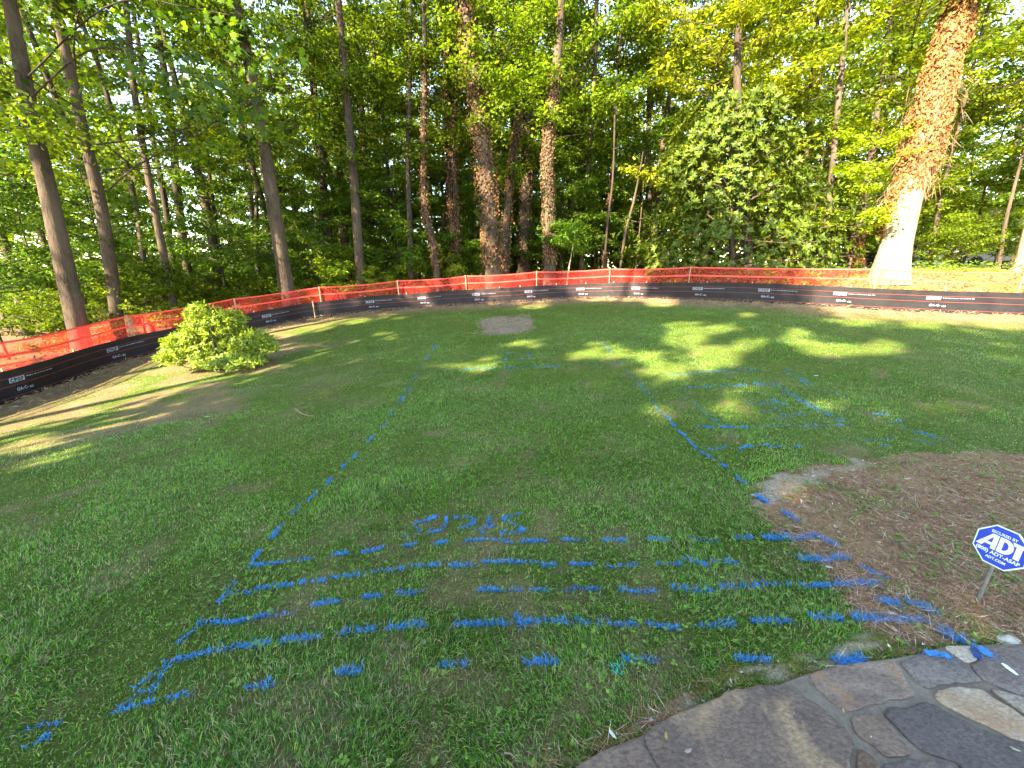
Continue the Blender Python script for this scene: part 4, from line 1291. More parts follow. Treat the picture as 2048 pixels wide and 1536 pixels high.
def tree_px(label, pts, Y, wpx, crown=None, cscale=1.0, crot=None, bark='bark', taper=0.55, top_h=17.0, name='tree', cat='tree', group=None, seed=1, flare=0.45, ivy_args=None, extend=True, dz=0.0, sides=14):
    """a tree whose trunk passes the traced places, standing Y metres in front of the camera"""
    base = atY(pts[0][0], pts[0][1], Y)
    bz = float(tz(base[0], base[1])) - 0.08
    W_ = [np.array([base[0], base[1], bz])]
    g = np.random.default_rng(seed)
    for k, p in enumerate(pts[1:]):
        q = atY(p[0], p[1], Y); W_.append(q)
    W_ = [w for i, w in enumerate(W_) if i == 0 or w[2] > W_[0][2] + 0.3]
    if extend and W_[-1][2] < bz + top_h:
        d = W_[-1] - W_[-2]; d = d / max(d[2], 0.1)
        d[:2] = np.clip(d[:2], -0.12, 0.12)
        rem = bz + top_h - W_[-1][2]
        W_.append(W_[-1] + d * rem * 0.5); W_.append(W_[-1] + d * rem * 0.5 * [0.6, 0.6, 1])
    W_ = np.array(W_)
    # slightly wandering stem
    L0 = W_[0].copy()
    cosphi = 1 / math.sqrt(1 + ((pts[0][0] - 1024) / FPX) ** 2)
    zc = Y * CP - (bz + 1.0 - CAMZ) * SP
    rb = 0.5 * wpx * zc / FPX * (cosphi ** 0.8)
    root = thing(name, label, cat, group, tuple(L0))
    V, F, P, rad = trunk_mesh(W_ - L0, rb, rb * taper * 0.5, seed, sides, flare)
    obj('trunk', mesh('trunk', V, F), M[bark], root)
    if crown is not None:
        cm, lm = crown
        top = P[-1]
        mid = np.array([np.interp(9.0, P[:, 2], P[:, 0]), np.interp(9.0, P[:, 2], P[:, 1])])
        o = obj('crown', cm, None, root); o2 = obj('limbs', lm, None, root); o2['kind'] = 'stuff'
        for q in (o, o2):
            q.scale = (cscale,) * 3
            q.location = (mid[0], mid[1] + 1.6 * Y / 17.0, dz + 0.8)
            q.rotation_euler.z = crot if crot is not None else g.uniform(0, 6.28)
    if ivy_args:
        for nm, kw in ivy_args:
            mt = kw.pop('mat', 'dead_leaf')
            obj(nm, ivy(P, rad, seed=seed + 50, **kw), M[mt], root)['kind'] = 'stuff'
    return root, P, rad


BR_LO, BR_HI = (0.07, 0.032, 0.016), (0.30, 0.15, 0.07)
OR_LO, OR_HI = (0.17, 0.070, 0.025), (0.46, 0.225, 0.085)


def dead(n, u0, u1, th, L=0.10, lo=BR_LO, hi=BR_HI, tan=0.04, cover=None):
    return ('dead_ivy', dict(n=n, u0=u0, u1=u1, thick=th, L=L, W=L * 0.8, lo=lo, hi=hi, tan=tan, cover=cover))


t1, P1, _ = tree_px('thick trunk nearest the left edge behind the orange net', [(158, 690), (135, 560), (100, 400), (62, 230), (15, -20)], 10.2, 46, TALL[0], 1.0, seed=1)
tree_px('grey trunk second from the left edge with sunlit patches', [(225, 640), (205, 430), (170, 280), (140, 140), (100, -20)], 13.0, 29, TALL[1], 1.0, seed=2)
tree_px('thin crooked pale trunk between the two leftmost thick trunks and the shrub', [(290, 620), (275, 430), (225, 230), (190, 110), (145, 0)], 17.0, 13, TALLTHIN[0], 1.0, seed=3, bark='bark')
tree_px('slim straight brown trunk above the top of the round shrub left side', [(350, 640), (325, 500), (298, 360), (268, 180), (250, -10)], 14.5, 18, TALLTHIN[2], 1.0, seed=4)
tree_px('slender dark trunk standing against the blue sky gap', [(380, 600), (360, 430), (340, 220), (312, 40)], 18.5, 19, None, 1.0, seed=5, bark='bark_dark')
tree_px('dark thin trunk just left of the blue sky gap', [(345, 600), (335, 440), (305, 270), (282, 120)], 21.0, 14, None, 1.0, seed=6, bark='bark_dark')
tree_px('leaning trunk on the right side of the blue sky gap', [(440, 560), (415, 430), (385, 300), (355, 180)], 21.0, 21, None, 1.0, seed=7)
tree_px('thin bluish trunk inside the blue sky gap', [(435, 560), (425, 400), (405, 250)], 26.0, 10, None, 1.0, seed=8, bark='bark_dark')
tree_px('tall bare trunk with sun flecks rising right of the round shrub', [(580, 620), (562, 500), (540, 360), (515, 210), (475, 20)], 16.6, 33, TALL[3], 1.0, seed=9)
tree_px('grey trunk set back to the right of the tall bare trunk', [(668, 590), (655, 450), (635, 260), (618, 60)], 22.0, 19, TALL[0], 1.0, seed=10)
tree_px('brown ivy stained thin trunk behind the pale straight one', [(700, 590), (690, 470), (680, 340), (672, 200)], 25.0, 15, TALLTHIN[2], 1.0, seed=11, bark='bark_dark', ivy_args=[dead(700, 0.05, 0.5, 0.08)])
tree_px('pale straight trunk left of centre with a clean grey foot', [(722, 600), (716, 480), (706, 340), (690, 160), (676, -10)], 18.6, 21, TALL[1], 1.0, seed=12)
tree_px('dark brown thin trunk right of the pale straight one', [(752, 580), (742, 440), (728, 280), (720, 160)], 25.5, 13, TALLTHIN[0], 1.0, seed=13, bark='bark_dark', ivy_args=[dead(500, 0.02, 0.4, 0.07)])
tree_px('thin clean grey trunk left of the crooked brown one', [(822, 600), (820, 470), (816, 340), (819, 180), (822, 0)], 19.0, 12, TALL[2], 0.9, seed=14)
tree_px('crooked trunk wrapped in brown ivy with a pale bare foot', [(878, 600), (868, 500), (850, 420), (846, 300), (850, 150), (848, 0)], 18.2, 14, TALLTHIN[1], 1.0, seed=15, ivy_args=[dead(1300, 0.10, 0.62, 0.10)])
tree_px('left one of the twin dark ivy trunks at the centre', [(912, 600), (906, 450), (898, 300), (895, 130), (905, 0)], 20.0, 15, TALLTHIN[2], 1.0, seed=16, bark='bark_dark', ivy_args=[dead(1500, 0.05, 0.60, 0.12)])
tree_px('right one of the twin dark ivy trunks at the centre', [(918, 600), (914, 460), (908, 300), (912, 150), (915, 0)], 19.6, 11, None, 1.0, seed=17, bark='bark_dark', ivy_args=[dead(1200, 0.08, 0.55, 0.10)])
tree_px('thickest dark ivy covered trunk at the centre leaning left', [(990, 600), (982, 480), (970, 330), (950, 170), (925, 0)], 17.6, 33, TALL[3], 1.0, seed=18, bark='bark_dark',
        ivy_args=[dead(4200, 0.10, 0.75, 0.26, tan=0.10), ('ivy_stems', dict(n=500, u0=0.05, u1=0.5, thick=0.35, L=0.30, W=0.012, lo=(0.06, 0.04, 0.03), hi=(0.16, 0.11, 0.08)))])
tree_px('forked trunk bending right behind the thickest ivy trunk', [(1008, 600), (1012, 460), (1022, 340), (1038, 220), (1046, 0)], 19.6, 17, TALL[0], 1.0, seed=19, bark='bark_dark', ivy_args=[dead(1200, 0.05, 0.5, 0.10)])
tree_px('straight black looking trunk left of the speckled ivy trunk', [(1045, 590), (1050, 440), (1054, 300), (1055, 140), (1052, 0)], 21.5, 23, TALL[1], 1.0, seed=20, bark='bark_dark', ivy_args=[dead(1800, 0.05, 0.7, 0.14)])
tree_px('speckled trunk clad in dead ivy leaves right of centre', [(1098, 610), (1100, 500), (1097, 400), (1094, 310), (1106, 190), (1120, 60), (1124, -30)], 17.4, 25, TALL[2], 1.0, seed=21, bark='bark',
        ivy_args=[dead(5200, 0.09, 0.56, 0.075, 0.085, (0.07, 0.036, 0.019), (0.27, 0.16, 0.085), 0.05),
                  ('green_ivy', dict(n=260, u0=0.08, u1=0.35, thick=0.10, L=0.10, W=0.09, lo=(0.03, 0.08, 0.02), hi=(0.08, 0.17, 0.04), mat='leaf'))])
tree_px('thin rusty trunk right of the umbrella shaped sapling', [(1205, 590), (1212, 470), (1222, 370), (1230, 250)], 22.0, 10, TALLTHIN[0], 1.0, seed=22, ivy_args=[dead(600, 0.05, 0.45, 0.08)])
tree_px('slanting pale sapling stem left of the glossy evergreen', [(1235, 580), (1250, 470), (1268, 400), (1280, 340)], 19.0, 6, None, 1.0, seed=23, top_h=6, extend=True, sides=8)
tree_px('very thin pale stem beside the slanting sapling', [(1205, 580), (1215, 450), (1226, 350), (1230, 200)], 18.5, 5, None, 1.0, seed=24, top_h=8, sides=8)
tree_px('slender orange brown trunk left of the huge ivy tree', [(1710, 580), (1714, 500), (1726, 430), (1740, 330)], 19.0, 22, TALL_SUNLIT[0], 1.0, seed=25, ivy_args=[dead(1500, 0.02, 0.35, 0.10, 0.1, OR_LO, OR_HI)])
tree_px('slim young trunk right of the huge ivy tree', [(1850, 560), (1868, 480), (1880, 400), (1905, 300)], 18.5, 12, TALL_SUNLIT[1], 0.9, seed=26, bark='bark')
tree_px('thin leaning brown trunk left of the right edge trunk', [(1990, 560), (2002, 500), (2012, 440), (2040, 330)], 17.0, 11, TALL_SUNLIT[0], 0.9, seed=27, bark='bark')
tree_px('flared pale trunk cut by the right edge', [(2045, 575), (2062, 480), (2085, 380), (2130, 200)], 15.5, 46, TALL_SUNLIT[1], 1.0, seed=28, bark='bark_sunlit_pale', flare=1.0)
tree_px('ivy covered stump like trunk right of the glossy evergreen', [(1640, 580), (1648, 500), (1655, 440), (1665, 330)], 17.5, 20, TALL_SUNLIT[1], 0.9, seed=29,
        ivy_args=[('green_ivy', dict(n=2600, u0=0.0, u1=0.32, thick=0.45, L=0.09, W=0.07, lo=(0.05, 0.09, 0.02), hi=(0.20, 0.24, 0.05), mat='leaf'))])


def bigcover(u, a):
    edge = 0.262 + 0.06 * np.cos(a - 5.5) + 0.06 * (noise2(a * 2.3, u * 0, 1.0, 4) - 0.5) + 0.07 * (noise2(a * 7, u * 70, 1.0, 6) - 0.5)
    return u > edge


tb, Pb, rb_ = tree_px('huge sunlit tree with a bare pale foot and thick orange dead ivy above', [(1772, 575), (1790, 500), (1815, 400), (1845, 290), (1880, 160), (1918, 20), (1950, -90)], 14.6, 68, TALLTHIN[0], 1.05, seed=30, bark='bark_sunlit_pale', flare=0.45, taper=0.9, sides=24,
        ivy_args=[dead(24000, 0.12, 0.82, 0.17, 0.085, OR_LO, OR_HI, 0.0, bigcover),
                  ('ivy_stems', dict(n=900, u0=0.26, u1=0.5, thick=0.36, L=0.45, W=0.012, lo=(0.20, 0.12, 0.07), hi=(0.42, 0.27, 0.16)))])

# the low branch with large lobed leaves hanging from the leftmost tree
g = np.random.default_rng(77)
b0 = Vector(t1.location)
for nm, pl, yy, cnt in (('low_branch', [(62, 130), (180, 100), (300, 120), (430, 170), (545, 215)], 9.4, 420), ('low_branch', [(62, 60), (220, 10), (400, 20), (600, 60)], 9.0, 230)):
    pw = np.array([atY(a, b, yy - 0.15 * i) for i, (a, b) in enumerate(pl)]) - np.array(b0)
    pw[0] = [np.interp(pw[0][2], P1[:, 2], P1[:, 0]), np.interp(pw[0][2], P1[:, 2], P1[:, 1]), pw[0][2] - 0.3]
    c_ = catmull(pw, 20)
    V, F = tube_t(c_, np.linspace(0.018, 0.005, 20), 6)
    br = obj(nm, mesh(nm, V, F), M['bark_dark'], t1)
    t = g.beta(2.2, 1.1, cnt)
    q = np.stack([np.interp(t, np.linspace(0, 1, 20), c_[:, k]) for k in range(3)], -1) + np.stack([g.normal(0, 0.30, cnt), g.normal(0, 0.55, cnt), g.normal(-0.15, 0.36, cnt)], -1)
    LD = unit(np.stack([g.normal(0, .8, cnt), g.normal(0, .8, cnt), g.normal(-0.55, 0.3, cnt)], -1))
    LN = unit(np.stack([g.normal(0, .5, cnt), g.normal(-0.55, .4, cnt), np.ones(cnt)], -1))
    s = g.uniform(0.07, 0.18, cnt)
    V, F, k = leaves(q, LD, LN, s, s * 0.9, 2, 0.12, 0.15)
    obj('leaves', mesh('leaves', V, F, leafcol(g, cnt, k, (0.035, 0.095, 0.012), (0.17, 0.28, 0.022))), M['leaf'], br)

# background trees of the wood
gt = np.random.default_rng(55)
BG = []
for k in range(4):
    g = np.random.default_rng(200 + k)
    pth = np.array([(0, 0, -0.3), (g.normal(0, .1), g.normal(0, .1), 4), (g.normal(0, .3), g.normal(0, .3), 10), (g.normal(0, .5), g.normal(0, .5), 21)])
    V, F, P, rad = trunk_mesh(pth, 0.15 + 0.03 * k, 0.05, 300 + k, 9, 0.4, rings=18)
    me = mesh('trunk', V, F); me.materials.append(M['bark_dark'] if k % 2 else M['bark'])
    BG.append(me)
placed = []
tries = 0
while len(placed) < 84 and tries < 4000:
    tries += 1
    az = gt.uniform(-R(56), R(54)); dist = gt.uniform(21, 52)
    x, y = dist * math.sin(az), dist * math.cos(az)
    if y < 19.5 or (x > 6 and y < 23):
        continue
    mg = math.asin(1.4 / dist)
    if -R(40.5) - mg < az < -R(36.0) + mg:
        continue
    if any(math.hypot(x - a, y - b) < 2.0 for a, b in placed):
        continue
    placed.append((x, y))
for k, (x, y) in enumerate(placed):
    root = thing('background_tree', 'slender tree deep in the shady wood behind the fence', 'tree', 'trees deep in the wood', (x, y, float(tz(x, y))))
    root.rotation_euler = (gt.normal(0, 0.025), gt.normal(0, 0.025), gt.uniform(0, 6.28))
    s = gt.uniform(0.85, 1.2); root.scale = (s, s, s)
    obj('trunk', BG[k % 4], None, root)
    cm, lm = (TALL + TALLTHIN)[k % 7] if x < 8 else (TALL_SUNLIT + TALL[:1])[k % 3]
    obj('crown', cm, None, root); obj('limbs', lm, None, root)['kind'] = 'stuff'

# young trees and shrubs under the tall ones
BGS = []
for k in range(2):
    V, F, P, rad = trunk_mesh(np.array([(0, 0, -0.2), (0.05, 0.03, 1.5), (-0.05, 0.08, 3.5), (0.1, 0.0, 5.5)]), 0.045, 0.012, 320 + k, 7, 0.3, rings=12)
    me = mesh('trunk', V, F); me.materials.append(M['bark']); BGS.append(me)
und = [(-14.5, 14.5), (-12.8, 18), (-17, 18), (-15, 22), (-11, 21), (-19, 24), (-9.3, 19.5), (-12.5, 26), (-7.4, 21.5), (-5.5, 20), (-6.5, 25), (-3.6, 22.5), (-1.5, 21), (-2.4, 26), (0.6, 24), (2.6, 21.5),
       (4.6, 23), (6.2, 20.5), (1.5, 28), (-16.5, 12.5), (-21, 19), (-24, 27), (-10, 30), (-5, 31), (5.5, 28), (13.5, 22), (17.5, 19.5), (20.5, 21), (23, 18.5), (16, 26), (21, 26), (26, 22), (12, 27)]
gu = np.random.default_rng(58)
for _ in range(70):
    a_ = gu.uniform(-R(56), R(52)); d_ = gu.uniform(25, 50)
    if not (-R(41) < a_ < -R(35) and d_ > 30):
        und.append((d_ * math.sin(a_), d_ * math.cos(a_)))
for k, (x, y) in enumerate(und):
    left = x < 7
    root = thing('understory_tree', 'small leafy tree with layered sprays under the tall trunks left of the evergreen' if left else 'small leafy tree on the sunny bank right of the evergreen', 'tree',
                 'understory trees in the wood' if left else 'understory trees on the bank', (x, y, float(tz(x, y))))
    root.rotation_euler.z = gt.uniform(0, 6.28); s = gt.uniform(0.8, 1.25); root.scale = (s, s, s)
    obj('trunk', BGS[k % 2], None, root)
    cm, lm = UNDER[k % 3] if left else UNDER_SUNLIT[k % 2]
    obj('crown', cm, None, root); obj('limbs', lm, None, root)['kind'] = 'stuff'
shr = [(-13.2, 11.6), (-12.6, 14.2), (-11.5, 17.3), (-14.8, 17), (-9.8, 18.2), (-8.0, 19.2), (-16, 20), (-18.5, 15.5), (-6.2, 18.8), (-4.2, 19.8), (-2.0, 19.6), (-12, 23), (-8, 24), (-4, 25), (0, 26), (3, 25), (7.2, 24),
       (-15.6, 10.4), (-19.5, 12), (15.5, 20), (18.5, 17.2), (20.5, 17.8), (22.5, 16.2), (13, 19.2), (24.5, 19), (-22, 22), (-17, 27), (-11, 33), (-2, 33), (6, 33), (12, 32), (19, 30), (25, 28), (30, 25)]
for k, (x, y) in enumerate(shr):
    left = x < 9
    root = thing('undergrowth_shrub', 'low dark shrub in the undergrowth behind the orange net' if left else 'low leafy shrub on the bank behind the huge ivy tree', 'shrub',
                 'undergrowth shrubs in the wood' if left else 'undergrowth shrubs on the bank', (x, y, float(tz(x, y))))
    root.rotation_euler.z = gt.uniform(0, 6.28); s = gt.uniform(0.75, 1.25); root.scale = (s, s, s)
    cm, lm = SHRUB[k % 2]
    obj('foliage', cm, None, root); obj('stems', lm, None, root)['kind'] = 'stuff'

# far wood that reads as one mass
g = np.random.default_rng(91)
n = 105000
az = g.uniform(-R(62), R(60), n); dist = g.uniform(46, 78, n)
top = 19 + 9 * fbm(np.degrees(az) * 0.12, dist * 0.05, 1.0, 130)
top = np.where((az > -R(41)) & (az < -R(35.5)), np.where(g.random(n) < 0.3, 12, 4), top)
h = top * g.random(n) ** 1.25
x, y = dist * np.sin(az), dist * np.cos(az)
lump = fbm(np.degrees(az) * 0.5, h * 0.45, 1.0, 131)
kp = (lump > 0.34) | (h < 7)
x, y, h = x[kp], y[kp], h[kp]; n = len(x)
LD = unit(g.normal(0, 1, (n, 3)) * [1, 1, 0.4]); LN = unit(np.stack([g.normal(0, .8, n), g.normal(-1.0, .8, n), np.ones(n) * 0.8], -1))
V, F, k = leaves(np.stack([x, y, tz(x, y) + h], -1), LD, LN, g.uniform(0.35, 0.7, n), g.uniform(0.3, 0.5, n), 0, 0.2)
o = obj('far_woodland', mesh('far_woodland', V, F, leafcol(g, n, k, LO, HI)), M['leaf'])
o['kind'] = 'stuff'; o['label'] = 'distant mass of woodland foliage behind the trunks'

GOLD_SUNLIT = make_crown(190, 4.6, 17, 4.4, 44, 900, 20, L=0.19, W=0.10, spread=0.40, r0=0.025, rise=0.3, prof=0.3, tilt=0.75, shape=1, lo=(0.10, 0.15, 0.012), hi=(0.46, 0.47, 0.04))  # leaf colours carry the sunlit yellow of the canopy over the evergreen
GOLD_SUNLIT[0].materials.append(M['leaf']); GOLD_SUNLIT[1].materials.append(M['bark'])
tree_px('tall tree with glowing yellow green leaves above the dark glossy evergreen', [(1500, 570), (1490, 430), (1478, 250), (1475, 100), (1490, -40)], 17.9, 20, GOLD_SUNLIT, 1.0, 0.4, seed=31, dz=-2.2)
tree_px('yellow green tree between the evergreen and the huge ivy tree', [(1600, 570), (1610, 430), (1618, 250), (1630, 100)], 21.5, 16, GOLD_SUNLIT, 1.0, 2.4, seed=32)

# ------------------------------------------------------------------ glossy evergreen with whorled leaves
g = np.random.default_rng(61)
bx = atY(1468, 560, 16.4); bx[2] = tz(bx[0], bx[1]) - 0.05
mag = thing('evergreen_tree', 'broad dark glossy leaved evergreen with whorled leaves reaching down to the net', 'tree', None, tuple(bx))
tp = np.array([atY(a, b, 16.4) for a, b in [(1468, 560), (1462, 420), (1458, 330), (1462, 300), (1466, 270)]]) - bx
tp[0] = [0, 0, 0]
V, F, Pm_, rm_ = trunk_mesh(tp, 0.12, 0.04, 7, 12, 0.3)
obj('trunk', mesh('trunk', V, F), M['bark'], mag)
nw = 3000
h = 6.6 * g.random(nw) ** 1.35 + 0.12
az = g.uniform(0, 6.28, nw)
Rm = 3.6 * np.clip(1.08 - (h / 8.6) ** 1.3, 0.08, 1) * (0.05 + 1.85 * fbm(np.cos(az) * 1.5 + 3, np.sin(az) * 1.5 + h * 0.55, 1.0, 140, 2)) * np.where(h < 1.2, 0.85, 1.0)
r = Rm * np.sqrt(g.uniform(0.30, 1.0, nw))
cx_ = np.interp(h, Pm_[:, 2], Pm_[:, 0]); cy_ = np.interp(h, Pm_[:, 2], Pm_[:, 1])
WP = np.stack([cx_ + r * np.cos(az), cy_ + r * np.sin(az) * np.where(np.sin(az) < 0, 0.6, 0.85), h], -1)
okw = fence_dist(WP[:, 0] + bx[0], WP[:, 1] + bx[1]) > 0.75
okw &= ~inpoly(WP[:, 0] + bx[0], WP[:, 1] + bx[1], LAWN)
WP, az = WP[okw], az[okw]; nw = len(WP)
ax = unit(np.stack([np.cos(az), np.sin(az), g.uniform(0.2, 1.1, nw)], -1) + g.normal(0, 0.3, (nw, 3)))
k8 = 8
A = np.repeat(ax, k8, 0); n = nw * k8
e1 = unit(np.cross(A, [0.1, 0.2, 1.0])); e2 = np.cross(A, e1)
ph = np.tile(np.arange(k8) * 2 * np.pi / k8, nw) + np.repeat(g.uniform(0, 6.28, nw), k8)
op = g.uniform(0.75, 1.35, n)
LD = A * np.cos(op)[:, None] + (e1 * np.cos(ph)[:, None] + e2 * np.sin(ph)[:, None]) * np.sin(op)[:, None]
LN = unit(A + 0.25 * g.normal(0, 1, (n, 3)))
s = g.uniform(0.13, 0.21, n)
V, F, k = leaves(np.repeat(WP, k8, 0) - A * 0.02, LD, LN, s, s * 0.40, 1, 0.15, 0.22)
obj('crown', mesh('crown', V, F, leafcol(g, n, k, (0.018, 0.050, 0.006), (0.15, 0.19, 0.018), 1.0, 0.010, (0.30, 0.20, 0.10))), M['leaf_shade'], mag)
lims = []
for i in range(60):
    j = g.integers(nw); e = WP[j]; hb = max(e[2] - g.uniform(0.1, 1.2), 0.3)
    st = np.array([np.interp(hb, Pm_[:, 2], Pm_[:, 0]), np.interp(hb, Pm_[:, 2], Pm_[:, 1]), hb])
    md = (st + e) / 2 + g.normal(0, 0.25, 3)
    lims.append(tube_t(catmull(np.array([st, md, e]), 9), np.linspace(0.035, 0.008, 9), 5))
v, f, _ = cat_meshes(lims)
obj('limbs', mesh('limbs', v, f), M['bark'], mag)['kind'] = 'stuff'

# ------------------------------------------------------------------ layered bright young tree, umbrella sapling, low bank plants
def small_tree(label, px, Y, pth, crown, scale, r, name, bark='bark', rot=0.0):
    b = atY(px[0], px[1], Y); b[2] = tz(b[0], b[1]) - 0.04
    root = thing(name, label, 'tree', None, tuple(b))
    V, F, P, rad = trunk_mesh(np.array(pth), r, r * 0.3, 9, 8, 0.3, rings=16)
    obj('trunk', mesh('trunk', V, F), M[bark], root)
    for nm, m_ in zip(('crown', 'limbs'), crown):
        o = obj(nm, m_, None, root); o.scale = scale; o.rotation_euler.z = rot
        if nm == 'limbs':
            o['kind'] = 'stuff'
    return root


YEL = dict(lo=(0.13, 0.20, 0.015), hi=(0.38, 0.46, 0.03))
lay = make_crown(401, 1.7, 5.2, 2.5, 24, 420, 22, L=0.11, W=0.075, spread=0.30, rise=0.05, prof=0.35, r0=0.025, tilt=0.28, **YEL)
lay2 = make_crown(402, 2.2, 7.5, 2.2, 26, 330, 20, L=0.12, W=0.08, spread=0.34, rise=0.12, prof=0.35, r0=0.025, tilt=0.3, lo=(0.06, 0.13, 0.02), hi=(0.20, 0.30, 0.04))
umb = make_crown(403, 2.0, 3.1, 1.1, 14, 210, 16, L=0.17, W=0.055, spread=0.22, rise=0.15, prof=0.4, r0=0.012, shape=1, lo=(0.08, 0.18, 0.02), hi=(0.22, 0.40, 0.04), tilt=0.35)
for cr, lm in (lay, lay2, umb):
    cr.materials.append(M['leaf']); lm.materials.append(M['bark'])
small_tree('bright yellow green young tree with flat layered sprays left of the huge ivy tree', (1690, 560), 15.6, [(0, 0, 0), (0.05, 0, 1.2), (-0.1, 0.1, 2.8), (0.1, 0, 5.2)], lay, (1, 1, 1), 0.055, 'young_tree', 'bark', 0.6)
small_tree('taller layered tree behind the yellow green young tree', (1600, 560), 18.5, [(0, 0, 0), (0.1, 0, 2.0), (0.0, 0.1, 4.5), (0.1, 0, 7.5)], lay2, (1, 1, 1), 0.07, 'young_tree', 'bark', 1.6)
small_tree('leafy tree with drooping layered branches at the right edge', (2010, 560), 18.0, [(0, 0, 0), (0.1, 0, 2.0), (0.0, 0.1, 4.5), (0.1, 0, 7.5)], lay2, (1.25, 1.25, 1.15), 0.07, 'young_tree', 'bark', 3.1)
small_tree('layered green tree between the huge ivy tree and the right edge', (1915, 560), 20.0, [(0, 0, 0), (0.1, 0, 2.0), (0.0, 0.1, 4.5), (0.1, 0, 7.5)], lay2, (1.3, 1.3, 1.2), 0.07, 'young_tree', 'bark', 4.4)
small_tree('umbrella shaped sapling with long leaflets beside the speckled trunk', (1132, 585), 16.9, [(0, 0, 0), (0.05, 0, 1.0), (0.18, 0, 2.0), (0.3, 0, 3.0)], umb, (1.05, 1.05, 1.0), 0.035, 'sapling', 'bark_sunlit_pale', 0.3)
g = np.random.default_rng(71)
n = 5200
px = g.uniform(1560, 2250, n)
x = g.uniform(9, 26, n); y = 13.2 + (x - 14.0) * -0.1 + np.abs(g.normal(2.6, 1.7, n))
kp = (fbm(x, y, 0.9, 150) > 0.46) & (~inpoly(x, y, LAWN))
x, y = x[kp], y[kp]; n = len(x)
a = g.uniform(0, 6.28, n)
V, F, k = leaves(np.stack([x, y, tz(x, y) + g.uniform(0.02, 0.32, n)], -1), np.stack([np.cos(a), np.sin(a), g.uniform(-.2, .6, n)], -1), np.stack([g.normal(0, .4, n), g.normal(0, .4, n), np.ones(n)], -1), g.uniform(0.08, 0.16, n), g.uniform(0.05, 0.09, n), 0, 0.15)
o = obj('bank_groundcover', mesh('bank_groundcover', V, F, leafcol(g, n, k, (0.06, 0.13, 0.02), (0.22, 0.32, 0.05))), M['leaf']); o['kind'] = 'stuff'
o['label'] = 'sunny low plants covering the bank behind the net'
# leaf litter of the wood floor
n = 16000
s = g.uniform(2, SMAX - 1, n); dd = np.abs(g.normal(0, 2.2, n)) + 0.25
q = fpoint(s) - fnormal(s) * dd[:, None]
V, F, k = leaves(np.c_[q, tz(q[:, 0], q[:, 1]) + g.uniform(0.0, 0.10, n)], unit(g.normal(0, 1, (n, 3)) * [1, 1, .35]), unit(g.normal(0, .5, (n, 3)) + [0, 0, 1]), g.uniform(0.06, 0.14, n), g.uniform(0.04, 0.09, n), 0, 0.3)
o = obj('leaf_litter', mesh('leaf_litter', V, F, leafcol(g, n, k, (0.10, 0.055, 0.03), (0.36, 0.22, 0.11), 1.0, 0.08, (0.10, 0.18, 0.03))), M['dead_leaf']); o['kind'] = 'stuff'
o['label'] = 'brown fallen leaves on the wood floor behind the fence'

# ------------------------------------------------------------------ round shrub on the lawn
g = np.random.default_rng(81)
sb = G(452, 737)
BUSH_SCALE = 1.0
bush = thing('round_shrub', 'spreading bright green shrub on the lawn in front of the black fence', 'shrub', None, tuple(sb))
LOB = [((-.42, 0, .50), (.78, .70, .58), 520), ((-.08, .05, .98), (.60, .55, .46), 380), ((.58, .10, .58), (.58, .50, .40), 330), ((-.86, -.1, .30), (.45, .50, .30), 240), ((.40, -.30, .24), (.72, .55, .24), 300),
       ((-.25, -.1, 1.28), (.25, .25, .30), 90), ((.95, .05, .42), (.34, .34, .22), 110), ((-1.1, .1, .62), (.25, .3, .22), 70), ((.28, .1, 1.15), (.3, .3, .25), 90)]
WP = []
for c_, r_, n_ in LOB:
    d_ = unit(g.normal(0, 1, (n_, 3))); d_[:, 2] = np.abs(d_[:, 2]) * 1.0 - 0.25
    WP.append(np.array(c_) + d_ * np.array(r_) * (0.55 + 0.5 * g.random((n_, 1)) ** 0.5) * (0.8 + 0.45 * fbm(d_[:, :1] * 3, d_[:, 1:2] * 3 + d_[:, 2:3], 1.0, 160)))
WP = np.vstack(WP); nw = len(WP)
WP[:, 2] = np.maximum(WP[:, 2], 0.06)
WP *= BUSH_SCALE
ax = unit(WP * [0.8, 0.8, 0.5] + [0, 0, 0.45] + g.normal(0, 0.25, (nw, 3)))
k8 = 13; n = nw * k8
A = np.repeat(ax, k8, 0); e1 = unit(np.cross(A, [0.2, 0.1, 1.0])); e2 = np.cross(A, e1)
ph = np.tile(np.arange(k8) * 2.4, nw) + np.repeat(g.uniform(0, 6.28, nw), k8)
op = g.uniform(0.5, 1.45, n)
LD = A * np.cos(op)[:, None] + (e1 * np.cos(ph)[:, None] + e2 * np.sin(ph)[:, None]) * np.sin(op)[:, None]
P = np.repeat(WP, k8, 0) + A * g.uniform(-0.10, 0.05, (n, 1))
s = g.gamma(6.0, 0.0088, n) + 0.012
V, F, k = leaves(P, LD, unit(A + 0.3 * g.normal(0, 1, (n, 3))), s, s * 0.42, 1, 0.12, 0.1)
obj('foliage', mesh('foliage', V, F, leafcol(g, n, k, (0.06, 0.13, 0.015), (0.40, 0.47, 0.06), 1.0, 0.015)), M['leaf_bush'], bush)
lims = []
for i in range(120):
    j = g.integers(nw); e = WP[j]; st = np.array([g.normal(0, 0.10), g.normal(0, 0.10), 0.0])
    md = (st + e) / 2 + g.normal(0, 0.08, 3) - [0, 0, 0.05]
    lims.append(tube_t(catmull(np.array([st, md, e]), 7), np.linspace(0.013, 0.003, 7), 4))
v, f, _ = cat_meshes(lims)
obj('stems', mesh('stems', v, f), M['twig'], bush)['kind'] = 'stuff'

